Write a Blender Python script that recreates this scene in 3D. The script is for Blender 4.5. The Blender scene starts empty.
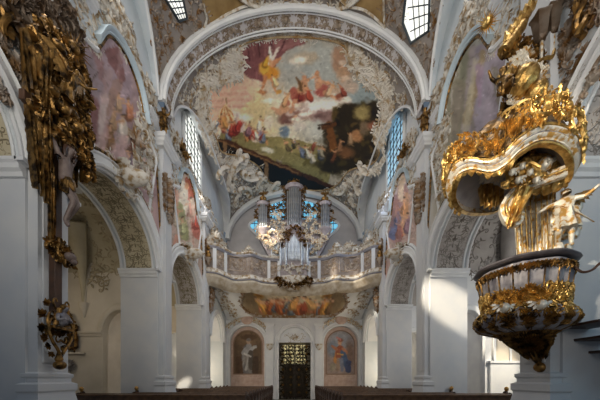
import bpy, math, random
import numpy as np
from mathutils import Vector, Matrix, Euler
PI = math.pi
COL = bpy.context.scene.collection
W = 5.5            # half width of the nave
F, VX, VY, EZ = 265.0, 294.0, 379.0, 1.65
SPR, RISE = 6.05, 1.86      # arcade springing and rise
VS, VR = 12.85, 3.85        # vault springing and rise
WEST = 21.4
def P(px, py, Y): return Vector(((px - VX) / F * Y, Y, EZ + (VY - py) / F * Y))
def sx(s, v): return s * v
WLOC = {}

# ---------------------------------------------------------------- materials
MATS = {}
def mat(name, c1, c2=None, rough=0.6, metal=0.0, scale=6.0, bump=0.0, bscale=30.0, emit=None, estr=0.0, detail=4.0, lo=0.35, hi=0.65):
    if name in MATS: return MATS[name]
    m = bpy.data.materials.new(name); m.use_nodes = True
    nt = m.node_tree; b = nt.nodes['Principled BSDF']
    b.inputs['Roughness'].default_value = rough; b.inputs['Metallic'].default_value = metal
    b.inputs['Base Color'].default_value = (*c1, 1)
    if c2 is not None or bump:
        tc = nt.nodes.new('ShaderNodeTexCoord')
    if c2 is not None:
        n = nt.nodes.new('ShaderNodeTexNoise'); n.inputs['Scale'].default_value = scale; n.inputs['Detail'].default_value = detail
        r = nt.nodes.new('ShaderNodeValToRGB')
        r.color_ramp.elements[0].position = lo; r.color_ramp.elements[1].position = hi
        r.color_ramp.elements[0].color = (*c1, 1); r.color_ramp.elements[1].color = (*c2, 1)
        nt.links.new(tc.outputs['Object'], n.inputs['Vector']); nt.links.new(n.outputs['Fac'], r.inputs['Fac'])
        nt.links.new(r.outputs['Color'], b.inputs['Base Color'])
    if bump:
        n2 = nt.nodes.new('ShaderNodeTexNoise'); n2.inputs['Scale'].default_value = bscale; n2.inputs['Detail'].default_value = 3
        bp = nt.nodes.new('ShaderNodeBump'); bp.inputs['Strength'].default_value = bump; bp.inputs['Distance'].default_value = 0.03
        nt.links.new(tc.outputs['Object'], n2.inputs['Vector']); nt.links.new(n2.outputs['Fac'], bp.inputs['Height'])
        nt.links.new(bp.outputs['Normal'], b.inputs['Normal'])
    if emit is not None:
        b.inputs['Emission Color'].default_value = (*emit, 1); b.inputs['Emission Strength'].default_value = estr
    MATS[name] = m
    return m
def paint_mat(name, rough=0.75):
    m = bpy.data.materials.new(name); m.use_nodes = True
    nt = m.node_tree; b = nt.nodes['Principled BSDF']; b.inputs['Roughness'].default_value = rough
    a = nt.nodes.new('ShaderNodeVertexColor'); a.layer_name = 'paint'
    nt.links.new(a.outputs['Color'], b.inputs['Base Color'])
    return m
def L(c): # srgb 0-255 -> linear
    return tuple(((x / 255) / 12.92 if x / 255 <= 0.04045 else ((x / 255 + 0.055) / 1.055) ** 2.4) for x in c)

M_PIER   = mat('pier limewash', L((200,204,210)), L((212,213,214)), 0.8, scale=1.2, bump=.05, bscale=60)
M_WHITE  = mat('white limewash', L((226,228,228)), L((214,216,220)), 0.8, scale=1.5, bump=.05, bscale=60)
M_BLUE   = mat('pale blue limewash', L((184,202,214)), L((196,212,222)), 0.75, scale=1.5)
M_CREAM  = mat('cream limewash', L((206,196,178)), L((222,212,196)), 0.8, scale=1.0, bump=.05, bscale=60)
M_STUC   = mat('stucco white and old gilding', L((206,202,194)), L((150,124,84)), 0.65, scale=5.0, lo=.46, hi=.62)
M_STUCG  = mat('stucco grey', L((150,146,142)), L((120,112,104)), 0.7, scale=4.0)
M_STUCB  = mat('stucco brown gilded', L((160,150,140)), L((122,88,46)), 0.55, scale=3.5, lo=.42, hi=.58)
M_GROUND = mat('stucco ground grey', L((152,144,138)), L((130,122,116)), 0.8, scale=2.0)
M_BAND   = mat('band ground lilac grey', L((208,204,206)), L((194,190,192)), 0.8, scale=2.0)
M_OCHRE  = mat('ochre vault ground', L((168,140,92)), L((132,104,62)), 0.8, scale=1.6)
M_CVAULT = mat('chapel vault ground', L((196,186,160)), L((180,168,140)), 0.8, scale=1.5)
M_GOLD   = mat('gilding', L((232,196,122)), L((150,112,54)), 0.34, 0.82, scale=9, bump=.4, bscale=22)
M_DGOLD  = mat('old dark gilding', L((152,116,64)), L((52,38,22)), 0.36, 0.75, scale=7, bump=.45, bscale=18, lo=.42, hi=.62)
M_SGOLD  = mat('silver white with gilding', L((226,220,206)), L((190,146,76)), 0.38, 0.3, scale=10, lo=.5, hi=.6, bump=.2)
M_DSTUC  = mat('dark gilt stucco', L((104,92,80)), L((74,52,28)), .5, .3, scale=4)
M_MARBLE = mat('grey lilac marbling', L((98,96,106)), L((158,154,158)), 0.3, 0.0, scale=5, detail=8)
M_DWOOD  = mat('dark brown wood', L((70,46,32)), L((48,30,20)), 0.45, scale=5)
M_WOOD   = mat('pew oak', L((104,76,50)), L((74,50,32)), 0.4, scale=7)
M_CROSS  = mat('cross wood', L((60,42,32)), L((84,58,42)), 0.55, scale=5)
M_IRON   = mat('black iron', L((38,34,30)), L((58,50,36)), 0.45, .6, scale=8)
M_FLESH  = mat('grey polychrome flesh', L((124,110,104)), L((98,82,78)), 0.5, scale=7)
M_PUTTO  = mat('ivory stucco flesh', L((214,206,194)), L((190,180,168)), 0.55, scale=6)
M_PIPE   = mat('tin organ pipe', L((176,180,184)), L((140,146,152)), 0.32, .7, scale=4)
M_CASE   = mat('organ case lilac grey paint', L((168,160,164)), L((138,128,130)), 0.5, scale=3)
M_GREYRAIL = mat('slate grey moulding', L((104,104,112)), L((120,118,124)), 0.5, scale=3)
M_PINK   = mat('pale red marbling', L((176,148,134)), L((196,172,158)), 0.55, scale=3, detail=8)
M_LEAD   = mat('lead window bars', L((52,62,70)), None, 0.6)
M_FLOOR  = mat('stone floor', L((120,112,104)), L((142,134,124)), 0.5, scale=1.4)
M_PANE   = mat('daylit window glass', L((190,215,230)), None, 0.2, emit=L((150,196,222)), estr=0.75)
M_PANEB  = mat('sunlit window glass', L((235,235,225)), None, 0.2, emit=L((232,234,228)), estr=1.25)
M_PAINT  = paint_mat('painted fresco')
M_CANDLE = mat('candle wax', L((230,222,200)), None, 0.5)

# ---------------------------------------------------------------- mesh builder
class M:
    def __init__(s): s.v = []; s.f = []
    def add(s, vs, fs, mx=None):
        n = len(s.v)
        if mx is not None: vs = [mx @ Vector(p) for p in vs]
        s.v.extend([tuple(p) for p in vs]); s.f.extend([tuple(i + n for i in f) for f in fs])
        return s
    def box(s, x0, x1, y0, y1, z0, z1, mx=None):
        if x0 > x1: x0, x1 = x1, x0
        vs = [(x0,y0,z0),(x1,y0,z0),(x1,y1,z0),(x0,y1,z0),(x0,y0,z1),(x1,y0,z1),(x1,y1,z1),(x0,y1,z1)]
        return s.add(vs, [(0,3,2,1),(4,5,6,7),(0,1,5,4),(1,2,6,5),(2,3,7,6),(3,0,4,7)], mx)
    def tube(s, pts, r, n=6, caps=True, mx=None):
        pts = [Vector(p) for p in pts]; k = len(pts)
        rr = r if isinstance(r, (list, tuple)) else [r] * k
        vs, fs = [], []
        up = Vector((0, 0, 1)); prev = None
        for i, p in enumerate(pts):
            t = (pts[min(i+1, k-1)] - pts[max(i-1, 0)])
            t = t.normalized() if t.length > 1e-9 else Vector((0,0,1))
            if prev is None:
                a = t.cross(up if abs(t.z) < .9 else Vector((1,0,0))).normalized()
            else:
                a = (prev - t * prev.dot(t)); a = a.normalized() if a.length > 1e-6 else t.orthogonal().normalized()
            prev = a; b = t.cross(a)
            for j in range(n):
                an = 2*PI*j/n
                vs.append(p + (a*math.cos(an) + b*math.sin(an)) * rr[i])
        for i in range(k-1):
            for j in range(n):
                j2 = (j+1) % n
                fs.append((i*n+j, i*n+j2, (i+1)*n+j2, (i+1)*n+j))
        if caps:
            fs.append(tuple(range(n))[::-1]); fs.append(tuple((k-1)*n+j for j in range(n)))
        return s.add(vs, fs, mx)
    def lathe(s, prof, n=16, mx=None, mod=None, cfun=None):
        vs, fs = [], []
        k = len(prof)
        for i, (r, z) in enumerate(prof):
            cx, cy = cfun(z) if cfun else (0, 0)
            for j in range(n):
                a = 2*PI*j/n; q = r * (mod(a, z) if mod else 1)
                vs.append((cx + q*math.cos(a), cy + q*math.sin(a), z))
        for i in range(k-1):
            for j in range(n):
                j2 = (j+1) % n
                fs.append((i*n+j, i*n+j2, (i+1)*n+j2, (i+1)*n+j))
        fs.append(tuple(range(n))[::-1]); fs.append(tuple((k-1)*n+j for j in range(n)))
        return s.add(vs, fs, mx)
    def blob(s, c, r, mx=None, n=8, m=5, jit=0, rng=None):
        if not isinstance(r, (list, tuple, Vector)): r = (r, r, r)
        vs, fs = [(c[0], c[1], c[2]-r[2])], []
        for i in range(1, m):
            t = -PI/2 + PI*i/m
            for j in range(n):
                a = 2*PI*j/n; q = 1 + (rng.uniform(-jit, jit) if jit else 0)
                vs.append((c[0]+r[0]*math.cos(t)*math.cos(a)*q, c[1]+r[1]*math.cos(t)*math.sin(a)*q, c[2]+r[2]*math.sin(t)*q))
        vs.append((c[0], c[1], c[2]+r[2]))
        for j in range(n):
            fs.append((0, 1+(j+1) % n, 1+j)); fs.append((len(vs)-1, len(vs)-1-n+j, len(vs)-1-n+(j+1) % n))
        for i in range(m-2):
            for j in range(n):
                fs.append((1+i*n+j, 1+i*n+(j+1) % n, 1+(i+1)*n+(j+1) % n, 1+(i+1)*n+j))
        return s.add(vs, fs, mx)
    def sweep(s, prof, frames, closed=False, caps=True):
        """prof: list of (a,b); frames: list of (point, A, B) vectors"""
        n = len(prof); vs, fs = [], []
        for p, A, B in frames:
            for a, b in prof: vs.append(p + A*a + B*b)
        k = len(frames)
        for i in range(k if closed else k-1):
            i2 = (i+1) % k
            for j in range(n):
                j2 = (j+1) % n
                fs.append((i*n+j, i*n+j2, i2*n+j2, i2*n+j))
        if caps and not closed:
            fs.append(tuple(range(n))[::-1]); fs.append(tuple((k-1)*n+j for j in range(n)))
        return s.add(vs, fs)
    def grid(s, fn, nu, nv):
        vs = [fn(i/(nu), j/(nv)) for i in range(nu+1) for j in range(nv+1)]
        fs = [(i*(nv+1)+j, (i+1)*(nv+1)+j, (i+1)*(nv+1)+j+1, i*(nv+1)+j+1) for i in range(nu) for j in range(nv)]
        return s.add(vs, fs)
    def prism(s, poly, mapf, h0, h1):
        """poly: list of (u,v); extruded between h0 and h1 through mapf(u,v,h)"""
        n = len(poly)
        vs = [mapf(u, v, h0) for u, v in poly] + [mapf(u, v, h1) for u, v in poly]
        fs = [tuple(range(n))[::-1], tuple(range(n, 2*n))] + [(i, (i+1) % n, n+(i+1) % n, n+i) for i in range(n)]
        return s.add(vs, fs)
    def build(s, name, material, parent=None, smooth=True, solid=0.0, bevel=0.0):
        if not s.v: return None
        lo = [min(p[i] for p in s.v) for i in range(3)]; hi = [max(p[i] for p in s.v) for i in range(3)]
        o0 = Vector(((lo[0]+hi[0])/2, (lo[1]+hi[1])/2, lo[2]))
        me = bpy.data.meshes.new(name)
        me.from_pydata([(p[0]-o0.x, p[1]-o0.y, p[2]-o0.z) for p in s.v], [], s.f)
        me.validate(); me.materials.append(material)
        if smooth: me.polygons.foreach_set('use_smooth', [True]*len(me.polygons))
        o = bpy.data.objects.new(name, me); COL.objects.link(o)
        if smooth and bevel == 0:
            try: me.set_sharp_from_angle(angle=math.radians(50))
            except Exception: pass
        if solid:
            md = o.modifiers.new('Solid', 'SOLIDIFY'); md.thickness = solid; md.offset = 0
        if bevel:
            md = o.modifiers.new('Bevel', 'BEVEL'); md.width = bevel; md.segments = 2; md.limit_method = 'ANGLE'
        WLOC[o.name] = o0.copy()
        if parent is not None:
            o.parent = parent; o.location = o0 - WLOC[parent.name]
        else: o.location = o0
        return o

def tag(o, label=None, cat=None, group=None, kind=None):
    if label: o['label'] = label
    if cat: o['category'] = cat
    if group: o['group'] = group
    if kind: o['kind'] = kind
    return o
def empty(name, loc, label=None, cat=None, group=None, kind=None):
    o = bpy.data.objects.new(name, None); COL.objects.link(o); o.location = loc
    o.empty_display_size = 0.2
    WLOC[o.name] = Vector(loc)
    return tag(o, label, cat, group, kind)
def struct(m, name, material, parent=None, smooth=False):
    o = m.build(name, material, parent, smooth)
    if o is not None and parent is None: o['kind'] = 'structure'
    return o
def kids(o): return [c for c in bpy.data.objects if c.parent == o]
def copy_tree(o, loc=None, rz=None, scale=None):
    c = o.copy(); COL.objects.link(c)
    if loc is not None: c.location = loc
    if rz is not None: c.rotation_euler = (0, 0, rz)
    if scale is not None: c.scale = scale
    for ch in kids(o):
        d = ch.copy(); COL.objects.link(d); d.parent = c
        for g in kids(ch):
            e = g.copy(); COL.objects.link(e); e.parent = d
    return c

# ---------------------------------------------------------------- relief ornament (u, v, h) mapped onto a surface
class Orn(M):
    def __init__(s, mapf, seed=1, hs=1.0, half=5):
        super().__init__(); s.map = mapf; s.r = random.Random(seed); s.hs = hs; s.half = half
    def stroke(s, pts, rr, h0=0.0):
        k = len(pts); n = s.half
        if not isinstance(rr, (list, tuple)): rr = [rr]*k
        vs, fs = [], []
        for i, (u, v) in enumerate(pts):
            a = pts[max(i-1, 0)]; b = pts[min(i+1, k-1)]
            du, dv = b[0]-a[0], b[1]-a[1]; l = math.hypot(du, dv) or 1
            nu, nv = -dv/l, du/l; r = rr[i]
            for j in range(n):
                t = PI*j/(n-1)
                vs.append(s.map(u + nu*r*math.cos(t), v + nv*r*math.cos(t), h0 + r*math.sin(t)*1.3*s.hs))
        for i in range(k-1):
            for j in range(n-1):
                fs.append((i*n+j, i*n+j+1, (i+1)*n+j+1, (i+1)*n+j))
        s.add(vs, fs)
    def leaf(s, u, v, ang, ln, w, h=0.0, curl=.25):
        c, sn = math.cos(ang), math.sin(ang); hs = s.hs
        def q(a, b, z): return s.map(u + c*a - sn*b, v + sn*a + c*b, h + z*hs)
        vs = [q(0,0,w*.3), q(ln*.3, w*.5, 0), q(ln*.3, 0, w*.55), q(ln*.3, -w*.5, 0), q(ln*.65, w*.42, w*.1), q(ln*.65, 0, w*.7), q(ln*.65, -w*.42, w*.1), q(ln, w*curl, w*.35)]
        s.add(vs, [(0,2,1),(0,3,2),(1,2,5,4),(2,3,6,5),(4,5,7),(5,6,7)])
    def spiral(s, u, v, r, turns, a0, sgn=1, th=.2, h=0.0, n=None):
        n = n or max(8, int(turns*9)); pts, rr = [], []
        for i in range(n+1):
            t = i/n; q = r*(1-t*.88); a = a0 + sgn*2*PI*turns*t
            pts.append((u + q*math.cos(a), v + q*math.sin(a))); rr.append(th*r*(1-.55*t))
        s.stroke(pts, rr, h)
        s.dot(u, v, r*.2, h)
    def dot(s, u, v, r, h=0.0, n=6):
        vs = [s.map(u, v, h + r*1.2*s.hs)]; fs = []
        for k, (q, z) in enumerate(((.75, .8), (1.0, 0.0))):
            for j in range(n):
                a = 2*PI*j/n; vs.append(s.map(u + r*q*math.cos(a), v + r*q*math.sin(a), h + r*z*s.hs))
        for j in range(n):
            j2 = (j+1) % n; fs.append((0, 1+j, 1+j2)); fs.append((1+j, 1+n+j, 1+n+j2, 1+j2))
        s.add(vs, fs)
    def cscroll(s, u, v, ang, size, sgn=1, th=.1, leaves=True):
        th = th*.62
        """C scroll: arc with both ends rolled in"""
        pts, rr = [], []; R = size*.5
        def tr(a, b): 
            c, sn = math.cos(ang), math.sin(ang); b *= sgn
            return (u + c*a - sn*b, v + sn*a + c*b)
        for side in (0, 1):
            pass
        def end(cx, cy, r, a0, d, rev):
            out = []
            for i in range(9):
                t = i/8; q = r*(1-.8*t); a = a0 + d*2*PI*1.15*t
                out.append((cx+q*math.cos(a), cy+q*math.sin(a), th*size*(1-.5*t)))
            return out[::-1] if rev else out
        e = size*.16
        A = end(-R*.8, e, e, -PI/2-.4, -1, True)
        B = [( -R*.8 + (1.6*R)*t, -size*.12*math.sin(PI*t) - .02*size, th*size*1.1) for t in [i/8 for i in range(1, 8)]]
        Cc = end(R*.8, e, e, -PI/2+.4, 1, False)
        al = A + B + Cc
        s.stroke([tr(a, b) for a, b, _ in al], [r for *_, r in al])
        if leaves:
            for t in (-.55, -.2, .2, .55):
                p = tr(t*R*1.2, -size*.14); s.leaf(p[0], p[1], ang - sgn*(PI/2 - t*.9), size*.32, size*.14)
    def palmette(s, u, v, ang, size, n=5, spread=1.9):
        for i in range(n):
            t = (i/(n-1) - .5) if n > 1 else 0
            s.leaf(u, v, ang + t*spread, size*(1-.5*abs(t)), size*.28, h=.02*size, curl=.4*(1 if t > 0 else -1))
        s.dot(u, v, size*.14, .05*size)
    def shell(s, u, v, ang, size, n=7):
        for i in range(n):
            a = ang + (i/(n-1) - .5)*2.6; q = size*(1 - .25*abs(i/(n-1)-.5))
            s.stroke([(u + math.cos(a)*size*.1, v + math.sin(a)*size*.1), (u + math.cos(a)*q*.6, v + math.sin(a)*q*.6), (u + math.cos(a)*q, v + math.sin(a)*q)], [size*.05, size*.1, size*.14])
    def sprig(s, u, v, ang, size, sgn=1):
        """leafy scroll: curved stem ending in spiral with leaves"""
        pts, rr = [], []; c, sn = math.cos(ang), math.sin(ang)
        n = 14
        for i in range(n+1):
            t = i/n
            if t < .45:
                a = t/.45; x, y = a*size*.55, sgn*size*.12*math.sin(a*PI*.5)
            else:
                q = (t-.45)/.55; r = size*.24*(1-.8*q); th = PI/2 - q*2*PI*1.1
                x, y = size*.55 + r*math.cos(th), sgn*(size*.12 - size*.24 + r*math.sin(th))
            pts.append((u + c*x - sn*y, v + sn*x + c*y)); rr.append(size*.042*(1.15-.6*t))
        s.stroke(pts, rr)
        for i, (k, da) in enumerate(((3, .9), (5, -.8), (7, .7), (9, .5))):
            p = pts[k]; q = pts[k+1]; a = math.atan2(q[1]-p[1], q[0]-p[0])
            s.leaf(p[0], p[1], a + sgn*da, size*.34, size*.13, curl=.5*sgn)
    def rinceau(s, path, size, step=None):
        """alternate sprigs along a polyline"""
        d = 0; k = 0; step = step or size*.75
        for i in range(len(path)-1):
            a, b = path[i], path[i+1]; l = math.hypot(b[0]-a[0], b[1]-a[1]); ang = math.atan2(b[1]-a[1], b[0]-a[0])
            while d < l:
                u, v = a[0]+(b[0]-a[0])*d/l, a[1]+(b[1]-a[1])*d/l
                sg = 1 if k % 2 else -1
                s.sprig(u, v, ang + sg*.45, size*s.r.uniform(.85, 1.15), sg); k += 1; d += step
            d -= l
    def fill(s, inside, u0, u1, v0, v1, step, size, flow=None):
        nu, nv = max(1, int((u1-u0)/step)), max(1, int((v1-v0)/step)); r = s.r
        for i in range(nu+1):
            for j in range(nv+1):
                u = u0 + (i+.5*(j % 2))*step + r.uniform(-.25, .25)*step; v = v0 + j*step + r.uniform(-.25, .25)*step
                if not inside(u, v): continue
                a = (flow(u, v) if flow else r.uniform(0, 2*PI)) + r.uniform(-.5, .5); z = size*r.uniform(.75, 1.2); q = r.random()
                if q < .5: s.sprig(u, v, a, z, r.choice((1, -1)))
                elif q < .75: s.cscroll(u, v, a, z*1.1, r.choice((1, -1)))
                elif q < .92: s.palmette(u, v, a, z*.6)
                else: s.shell(u, v, a, z*.5)

def wallmap(side, x=W):
    return lambda u, v, h: Vector((side*(x - h), u, v))
def ymap(y0):   # surface facing the camera at depth y0: u = X, v = Z
    return lambda u, v, h: Vector((u, y0 - h, v))
def inpoly(poly):
    def f(x, y):
        c = False; n = len(poly); j = n-1
        for i in range(n):
            xi, yi = poly[i]; xj, yj = poly[j]
            if (yi > y) != (yj > y) and x < (xj-xi)*(y-yi)/(yj-yi) + xi: c = not c
            j = i
        return c
    return f
def smooth_path(pts, n=6, closed=False):
    """Catmull-Rom through points of any dimension"""
    out = []; k = len(pts)
    rng = range(k) if closed else range(k-1)
    for i in rng:
        p0 = pts[(i-1) % k] if closed else pts[max(i-1, 0)]; p1 = pts[i]; p2 = pts[(i+1) % k]; p3 = pts[(i+2) % k] if closed else pts[min(i+2, k-1)]
        for j in range(n):
            t = j/n
            out.append(tuple(.5*((2*b) + (-a+c)*t + (2*a-5*b+4*c-d)*t*t + (-a+3*b-3*c+d)*t**3) for a, b, c, d in zip(p0, p1, p2, p3)))
    if not closed: out.append(tuple(pts[-1]))
    return out

# ---------------------------------------------------------------- painting on a canvas (numpy), then onto mesh vertices
class Canvas:
    def __init__(s, w, h, base, seed=3):
        s.w, s.h = w, h; s.a = np.zeros((h, w, 3)); s.a[:] = np.array(base, float)
        s.yy, s.xx = np.mgrid[0:h, 0:w].astype(float); s.rs = np.random.RandomState(seed)
    def noise(s, cell, oct=3):
        out = np.zeros((s.h, s.w)); amp = 1; tot = 0
        for o in range(oct):
            c = max(1.5, cell/2**o); gh, gw = int(s.h/c)+3, int(s.w/c)+3
            g = s.rs.rand(gh, gw); y = s.yy/c; x = s.xx/c; yi = y.astype(int); xi = x.astype(int); fy = y-yi; fx = x-xi
            fy = fy*fy*(3-2*fy); fx = fx*fx*(3-2*fx)
            out += amp*((g[yi, xi]*(1-fx)+g[yi, xi+1]*fx)*(1-fy)+(g[yi+1, xi]*(1-fx)+g[yi+1, xi+1]*fx)*fy); tot += amp; amp *= .5
        return out/tot
    def mix(s, m, col): s.a += (np.array(col, float)-s.a)*np.clip(m, 0, 1)[..., None]
    def win(s, x0, x1, y0, y1):
        return slice(max(0, int(y0)), max(0, min(s.h, int(y1)+2))), slice(max(0, int(x0)), max(0, min(s.w, int(x1)+2)))
    def mixw(s, w_, m, col): s.a[w_] += (np.array(col, float)-s.a[w_])*np.clip(m, 0, 1)[..., None]
    def ell(s, x, y, rx, ry, col, soft=.3, ang=0, op=1.0, warp=None):
        R = max(rx, ry)*2+3; w_ = s.win(x-R, x+R, y-R, y+R); dx, dy = s.xx[w_]-x, s.yy[w_]-y
        if warp is not None: dx = dx + (warp[w_]-.5)*rx*.9; dy = dy + (warp[::-1, ::-1][w_]-.5)*ry*.9
        c, n = math.cos(ang), math.sin(ang); d = np.sqrt(((dx*c+dy*n)/rx)**2+((-dx*n+dy*c)/ry)**2)
        s.mixw(w_, op*np.clip((1-d)/soft+.5, 0, 1), col)
    def cap(s, p, q, r0, r1, col, op=1.0, soft=1.0):
        px, py = p; dx, dy = q[0]-px, q[1]-py; l = dx*dx+dy*dy+1e-9; R = max(r0, r1)+soft+2
        w_ = s.win(min(px, q[0])-R, max(px, q[0])+R, min(py, q[1])-R, max(py, q[1])+R); xx, yy = s.xx[w_], s.yy[w_]
        t = np.clip(((xx-px)*dx+(yy-py)*dy)/l, 0, 1); d = np.hypot(xx-px-t*dx, yy-py-t*dy)
        s.mixw(w_, op*np.clip(((r0+(r1-r0)*t)-d)/soft+.5, 0, 1), col)
    def dabs(s, n, r, jit=26, seed=5, op=.75):
        """brushwork: short strokes of the local colour, lighter or darker"""
        q = random.Random(seed)
        for i in range(n):
            x, y = q.uniform(0, s.w-1), q.uniform(0, s.h-1); x2, y2 = min(s.w-1, max(0, x+q.gauss(0, r*1.4))), min(s.h-1, max(0, y+q.gauss(0, r*1.4)))
            c = s.a[int(y2), int(x2)]; k = 1+q.gauss(0, jit)/160; a_ = q.uniform(0, PI); l = r*q.uniform(.6, 2.2)
            s.cap((x-math.cos(a_)*l, y-math.sin(a_)*l), (x+math.cos(a_)*l, y+math.sin(a_)*l), r*q.uniform(.25, .6), r*.15, tuple(np.clip(c*k+q.gauss(0, 4), 0, 255)), op, 1)
    def warp(s, amt, cell):
        nx, ny = s.noise(cell)-.5, s.noise(cell)-.5; s.a = s.sample(s.xx+nx*amt*2, s.yy+ny*amt*2)
    def poly(s, pts, col, op=1.0):
        ins = np.zeros((s.h, s.w), bool); n = len(pts); j = n-1
        for i in range(n):
            xi, yi = pts[i]; xj, yj = pts[j]
            if yi != yj:
                ins ^= ((yi > s.yy) != (yj > s.yy)) & (s.xx < (xj-xi)*(s.yy-yi)/(yj-yi)+xi)
            j = i
        s.mix(op*ins.astype(float), col)
    def tex(s, cell, amt, tint=(1, 1, 1)):
        s.a *= 1+amt*(s.noise(cell)-.5)[..., None]*np.array(tint)
    def figure(s, x, y, h, robe, flesh=(190, 150, 120), lean=0.0, robe2=None, rng=None):
        """small painted person: robe, torso, head, arms"""
        r = rng or random; robe2 = robe2 or tuple(c*.7 for c in robe)
        tx, ty = x+lean*h, y-h*.62
        s.cap((x, y), (x+lean*h*.5, y-h*.35), h*.2, h*.13, robe2); s.cap((x+h*.06, y-h*.05), (tx, ty), h*.13, h*.1, robe)
        s.cap((tx, ty), (tx+r.uniform(-.35, .35)*h, ty+r.uniform(-.2, .25)*h), h*.055, h*.04, flesh)
        s.cap((tx, ty), (tx+r.uniform(-.35, .35)*h, ty+r.uniform(-.2, .25)*h), h*.055, h*.04, flesh)
        s.cap((x-h*.04, y-h*.05), (tx-h*.03, ty+h*.05), h*.03, h*.02, tuple(min(255, c*1.25) for c in robe), .7)
        s.ell(tx+lean*h*.3, ty-h*.17, h*.075, h*.09, flesh, .4); s.ell(tx+lean*h*.3, ty-h*.21, h*.075, h*.05, tuple(c*.45 for c in flesh), .5)
    def sample(s, x, y):
        xi = np.clip(np.asarray(x), 0, s.w-1.001); yi = np.clip(np.asarray(y), 0, s.h-1.001); x0 = xi.astype(int); y0 = yi.astype(int); fx = (xi-x0)[..., None]; fy = (yi-y0)[..., None]
        a = s.a; c = (a[y0, x0]*(1-fx)+a[y0, np.minimum(x0+1, s.w-1)]*fx)*(1-fy)+(a[np.minimum(y0+1, s.h-1), x0]*(1-fx)+a[np.minimum(y0+1, s.h-1), np.minimum(x0+1, s.w-1)]*fx)*fy
        return np.clip(c, 0, 255)
def paint(o, cols):
    c = np.asarray(cols)/255.0
    lin = np.where(c <= .04045, c/12.92, ((c+.055)/1.055)**2.4)
    at = o.data.color_attributes.new('paint', 'FLOAT_COLOR', 'POINT')
    rgba = np.ones((len(o.data.vertices), 4), np.float32); rgba[:, :3] = lin
    at.data.foreach_set('color', rgba.ravel())
def painted_poly(name, poly, mapf, h, canvas, cmap, n, parent=None, smooth=True):
    """a painted panel of outline poly (u,v): fine grid trimmed to the outline, colours from the canvas"""
    us = [p[0] for p in poly]; vs_ = [p[1] for p in poly]; u0, u1, v0, v1 = min(us), max(us), min(vs_), max(vs_)
    st = (u1-u0)/n; nv = max(2, int((v1-v0)/st)); ins = inpoly(poly); idx = {}; m = M(); uv = []
    cell = lambda i, j: ins(u0+(i+.5)*st, v0+(j+.5)*(v1-v0)/nv)
    def vid(i, j):
        if (i, j) not in idx:
            u, v = u0+i*st, v0+j*(v1-v0)/nv; idx[(i, j)] = len(m.v); m.v.append(tuple(mapf(u, v, h))); uv.append((u, v))
        return idx[(i, j)]
    for i in range(n):
        for j in range(nv):
            if cell(i, j): m.f.append((vid(i, j), vid(i+1, j), vid(i+1, j+1), vid(i, j+1)))
    o = m.build(name, M_PAINT, parent, smooth)
    cx, cy = cmap(np.array([p[0] for p in uv]), np.array([p[1] for p in uv]))
    paint(o, canvas.sample(cx, cy))
    return o

# ---------------------------------------------------------------- sculpted figures: one continuous skinned body
def skin_mesh(joints, edges, radii, sub=1):
    names = list(joints); ix = {n: i for i, n in enumerate(names)}
    me = bpy.data.meshes.new('body'); me.from_pydata([joints[n] for n in names], [(ix[a], ix[b]) for a, b in edges], [])
    o = bpy.data.objects.new('body', me); COL.objects.link(o)
    o.modifiers.new('Skin', 'SKIN')
    if not me.skin_vertices: me.skin_vertices.new()
    sv = me.skin_vertices[0].data
    for n in names:
        r = radii[n]; sv[ix[n]].radius = r if isinstance(r, tuple) else (r, r)
        sv[ix[n]].use_root = (n == names[0])
    if sub:
        md = o.modifiers.new('Sub', 'SUBSURF'); md.levels = sub; md.render_levels = sub
    dg = bpy.context.evaluated_depsgraph_get(); dg.update()
    ev = o.evaluated_get(dg); em = ev.to_mesh()
    vs = [tuple(v.co) for v in em.vertices]; fs = [tuple(p.vertices) for p in em.polygons]
    ev.to_mesh_clear(); bpy.data.objects.remove(o); bpy.data.meshes.remove(me)
    return vs, fs
BODY_E = [('pelvis','belly'),('belly','chest'),('chest','neck'),('neck','head'),('head','crown')]
for q in 'lr':
    BODY_E += [('chest','sh_'+q),('sh_'+q,'el_'+q),('el_'+q,'wr_'+q),('wr_'+q,'ha_'+q),('pelvis','hip_'+q),('hip_'+q,'kn_'+q),('kn_'+q,'an_'+q),('an_'+q,'to_'+q)]
def body(pose, fat=1.0, sub=1, head=1.0):
    """unit height figure facing -Y; pose overrides joints"""
    J = dict(pelvis=(0,0,.52), belly=(0,0,.62), chest=(0,.01,.74), neck=(0,.01,.84), head=(0,-.005,.9), crown=(0,0,.965),
        sh_l=(.1,.01,.79), el_l=(.14,.02,.64), wr_l=(.15,-.04,.51), ha_l=(.15,-.07,.46), sh_r=(-.1,.01,.79), el_r=(-.14,.02,.64), wr_r=(-.15,-.04,.51), ha_r=(-.15,-.07,.46),
        hip_l=(.055,0,.49), kn_l=(.065,-.01,.27), an_l=(.065,.02,.05), to_l=(.075,-.07,.015), hip_r=(-.055,0,.49), kn_r=(-.065,-.01,.27), an_r=(-.065,.02,.05), to_r=(-.075,-.07,.015))
    J.update(pose)
    R = dict(pelvis=(.075,.06), belly=(.066,.05), chest=(.078,.058), neck=.03, head=.052*head, crown=.04*head)
    for q in 'lr':
        R.update({'sh_'+q:.036,'el_'+q:.026,'wr_'+q:.018,'ha_'+q:.016,'hip_'+q:.056,'kn_'+q:.036,'an_'+q:.022,'to_'+q:.018})
    for k in R:
        if k not in ('head','crown'):
            R[k] = tuple(x*fat for x in R[k]) if isinstance(R[k], tuple) else R[k]*fat
    return skin_mesh(J, BODY_E, R, sub)
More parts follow.
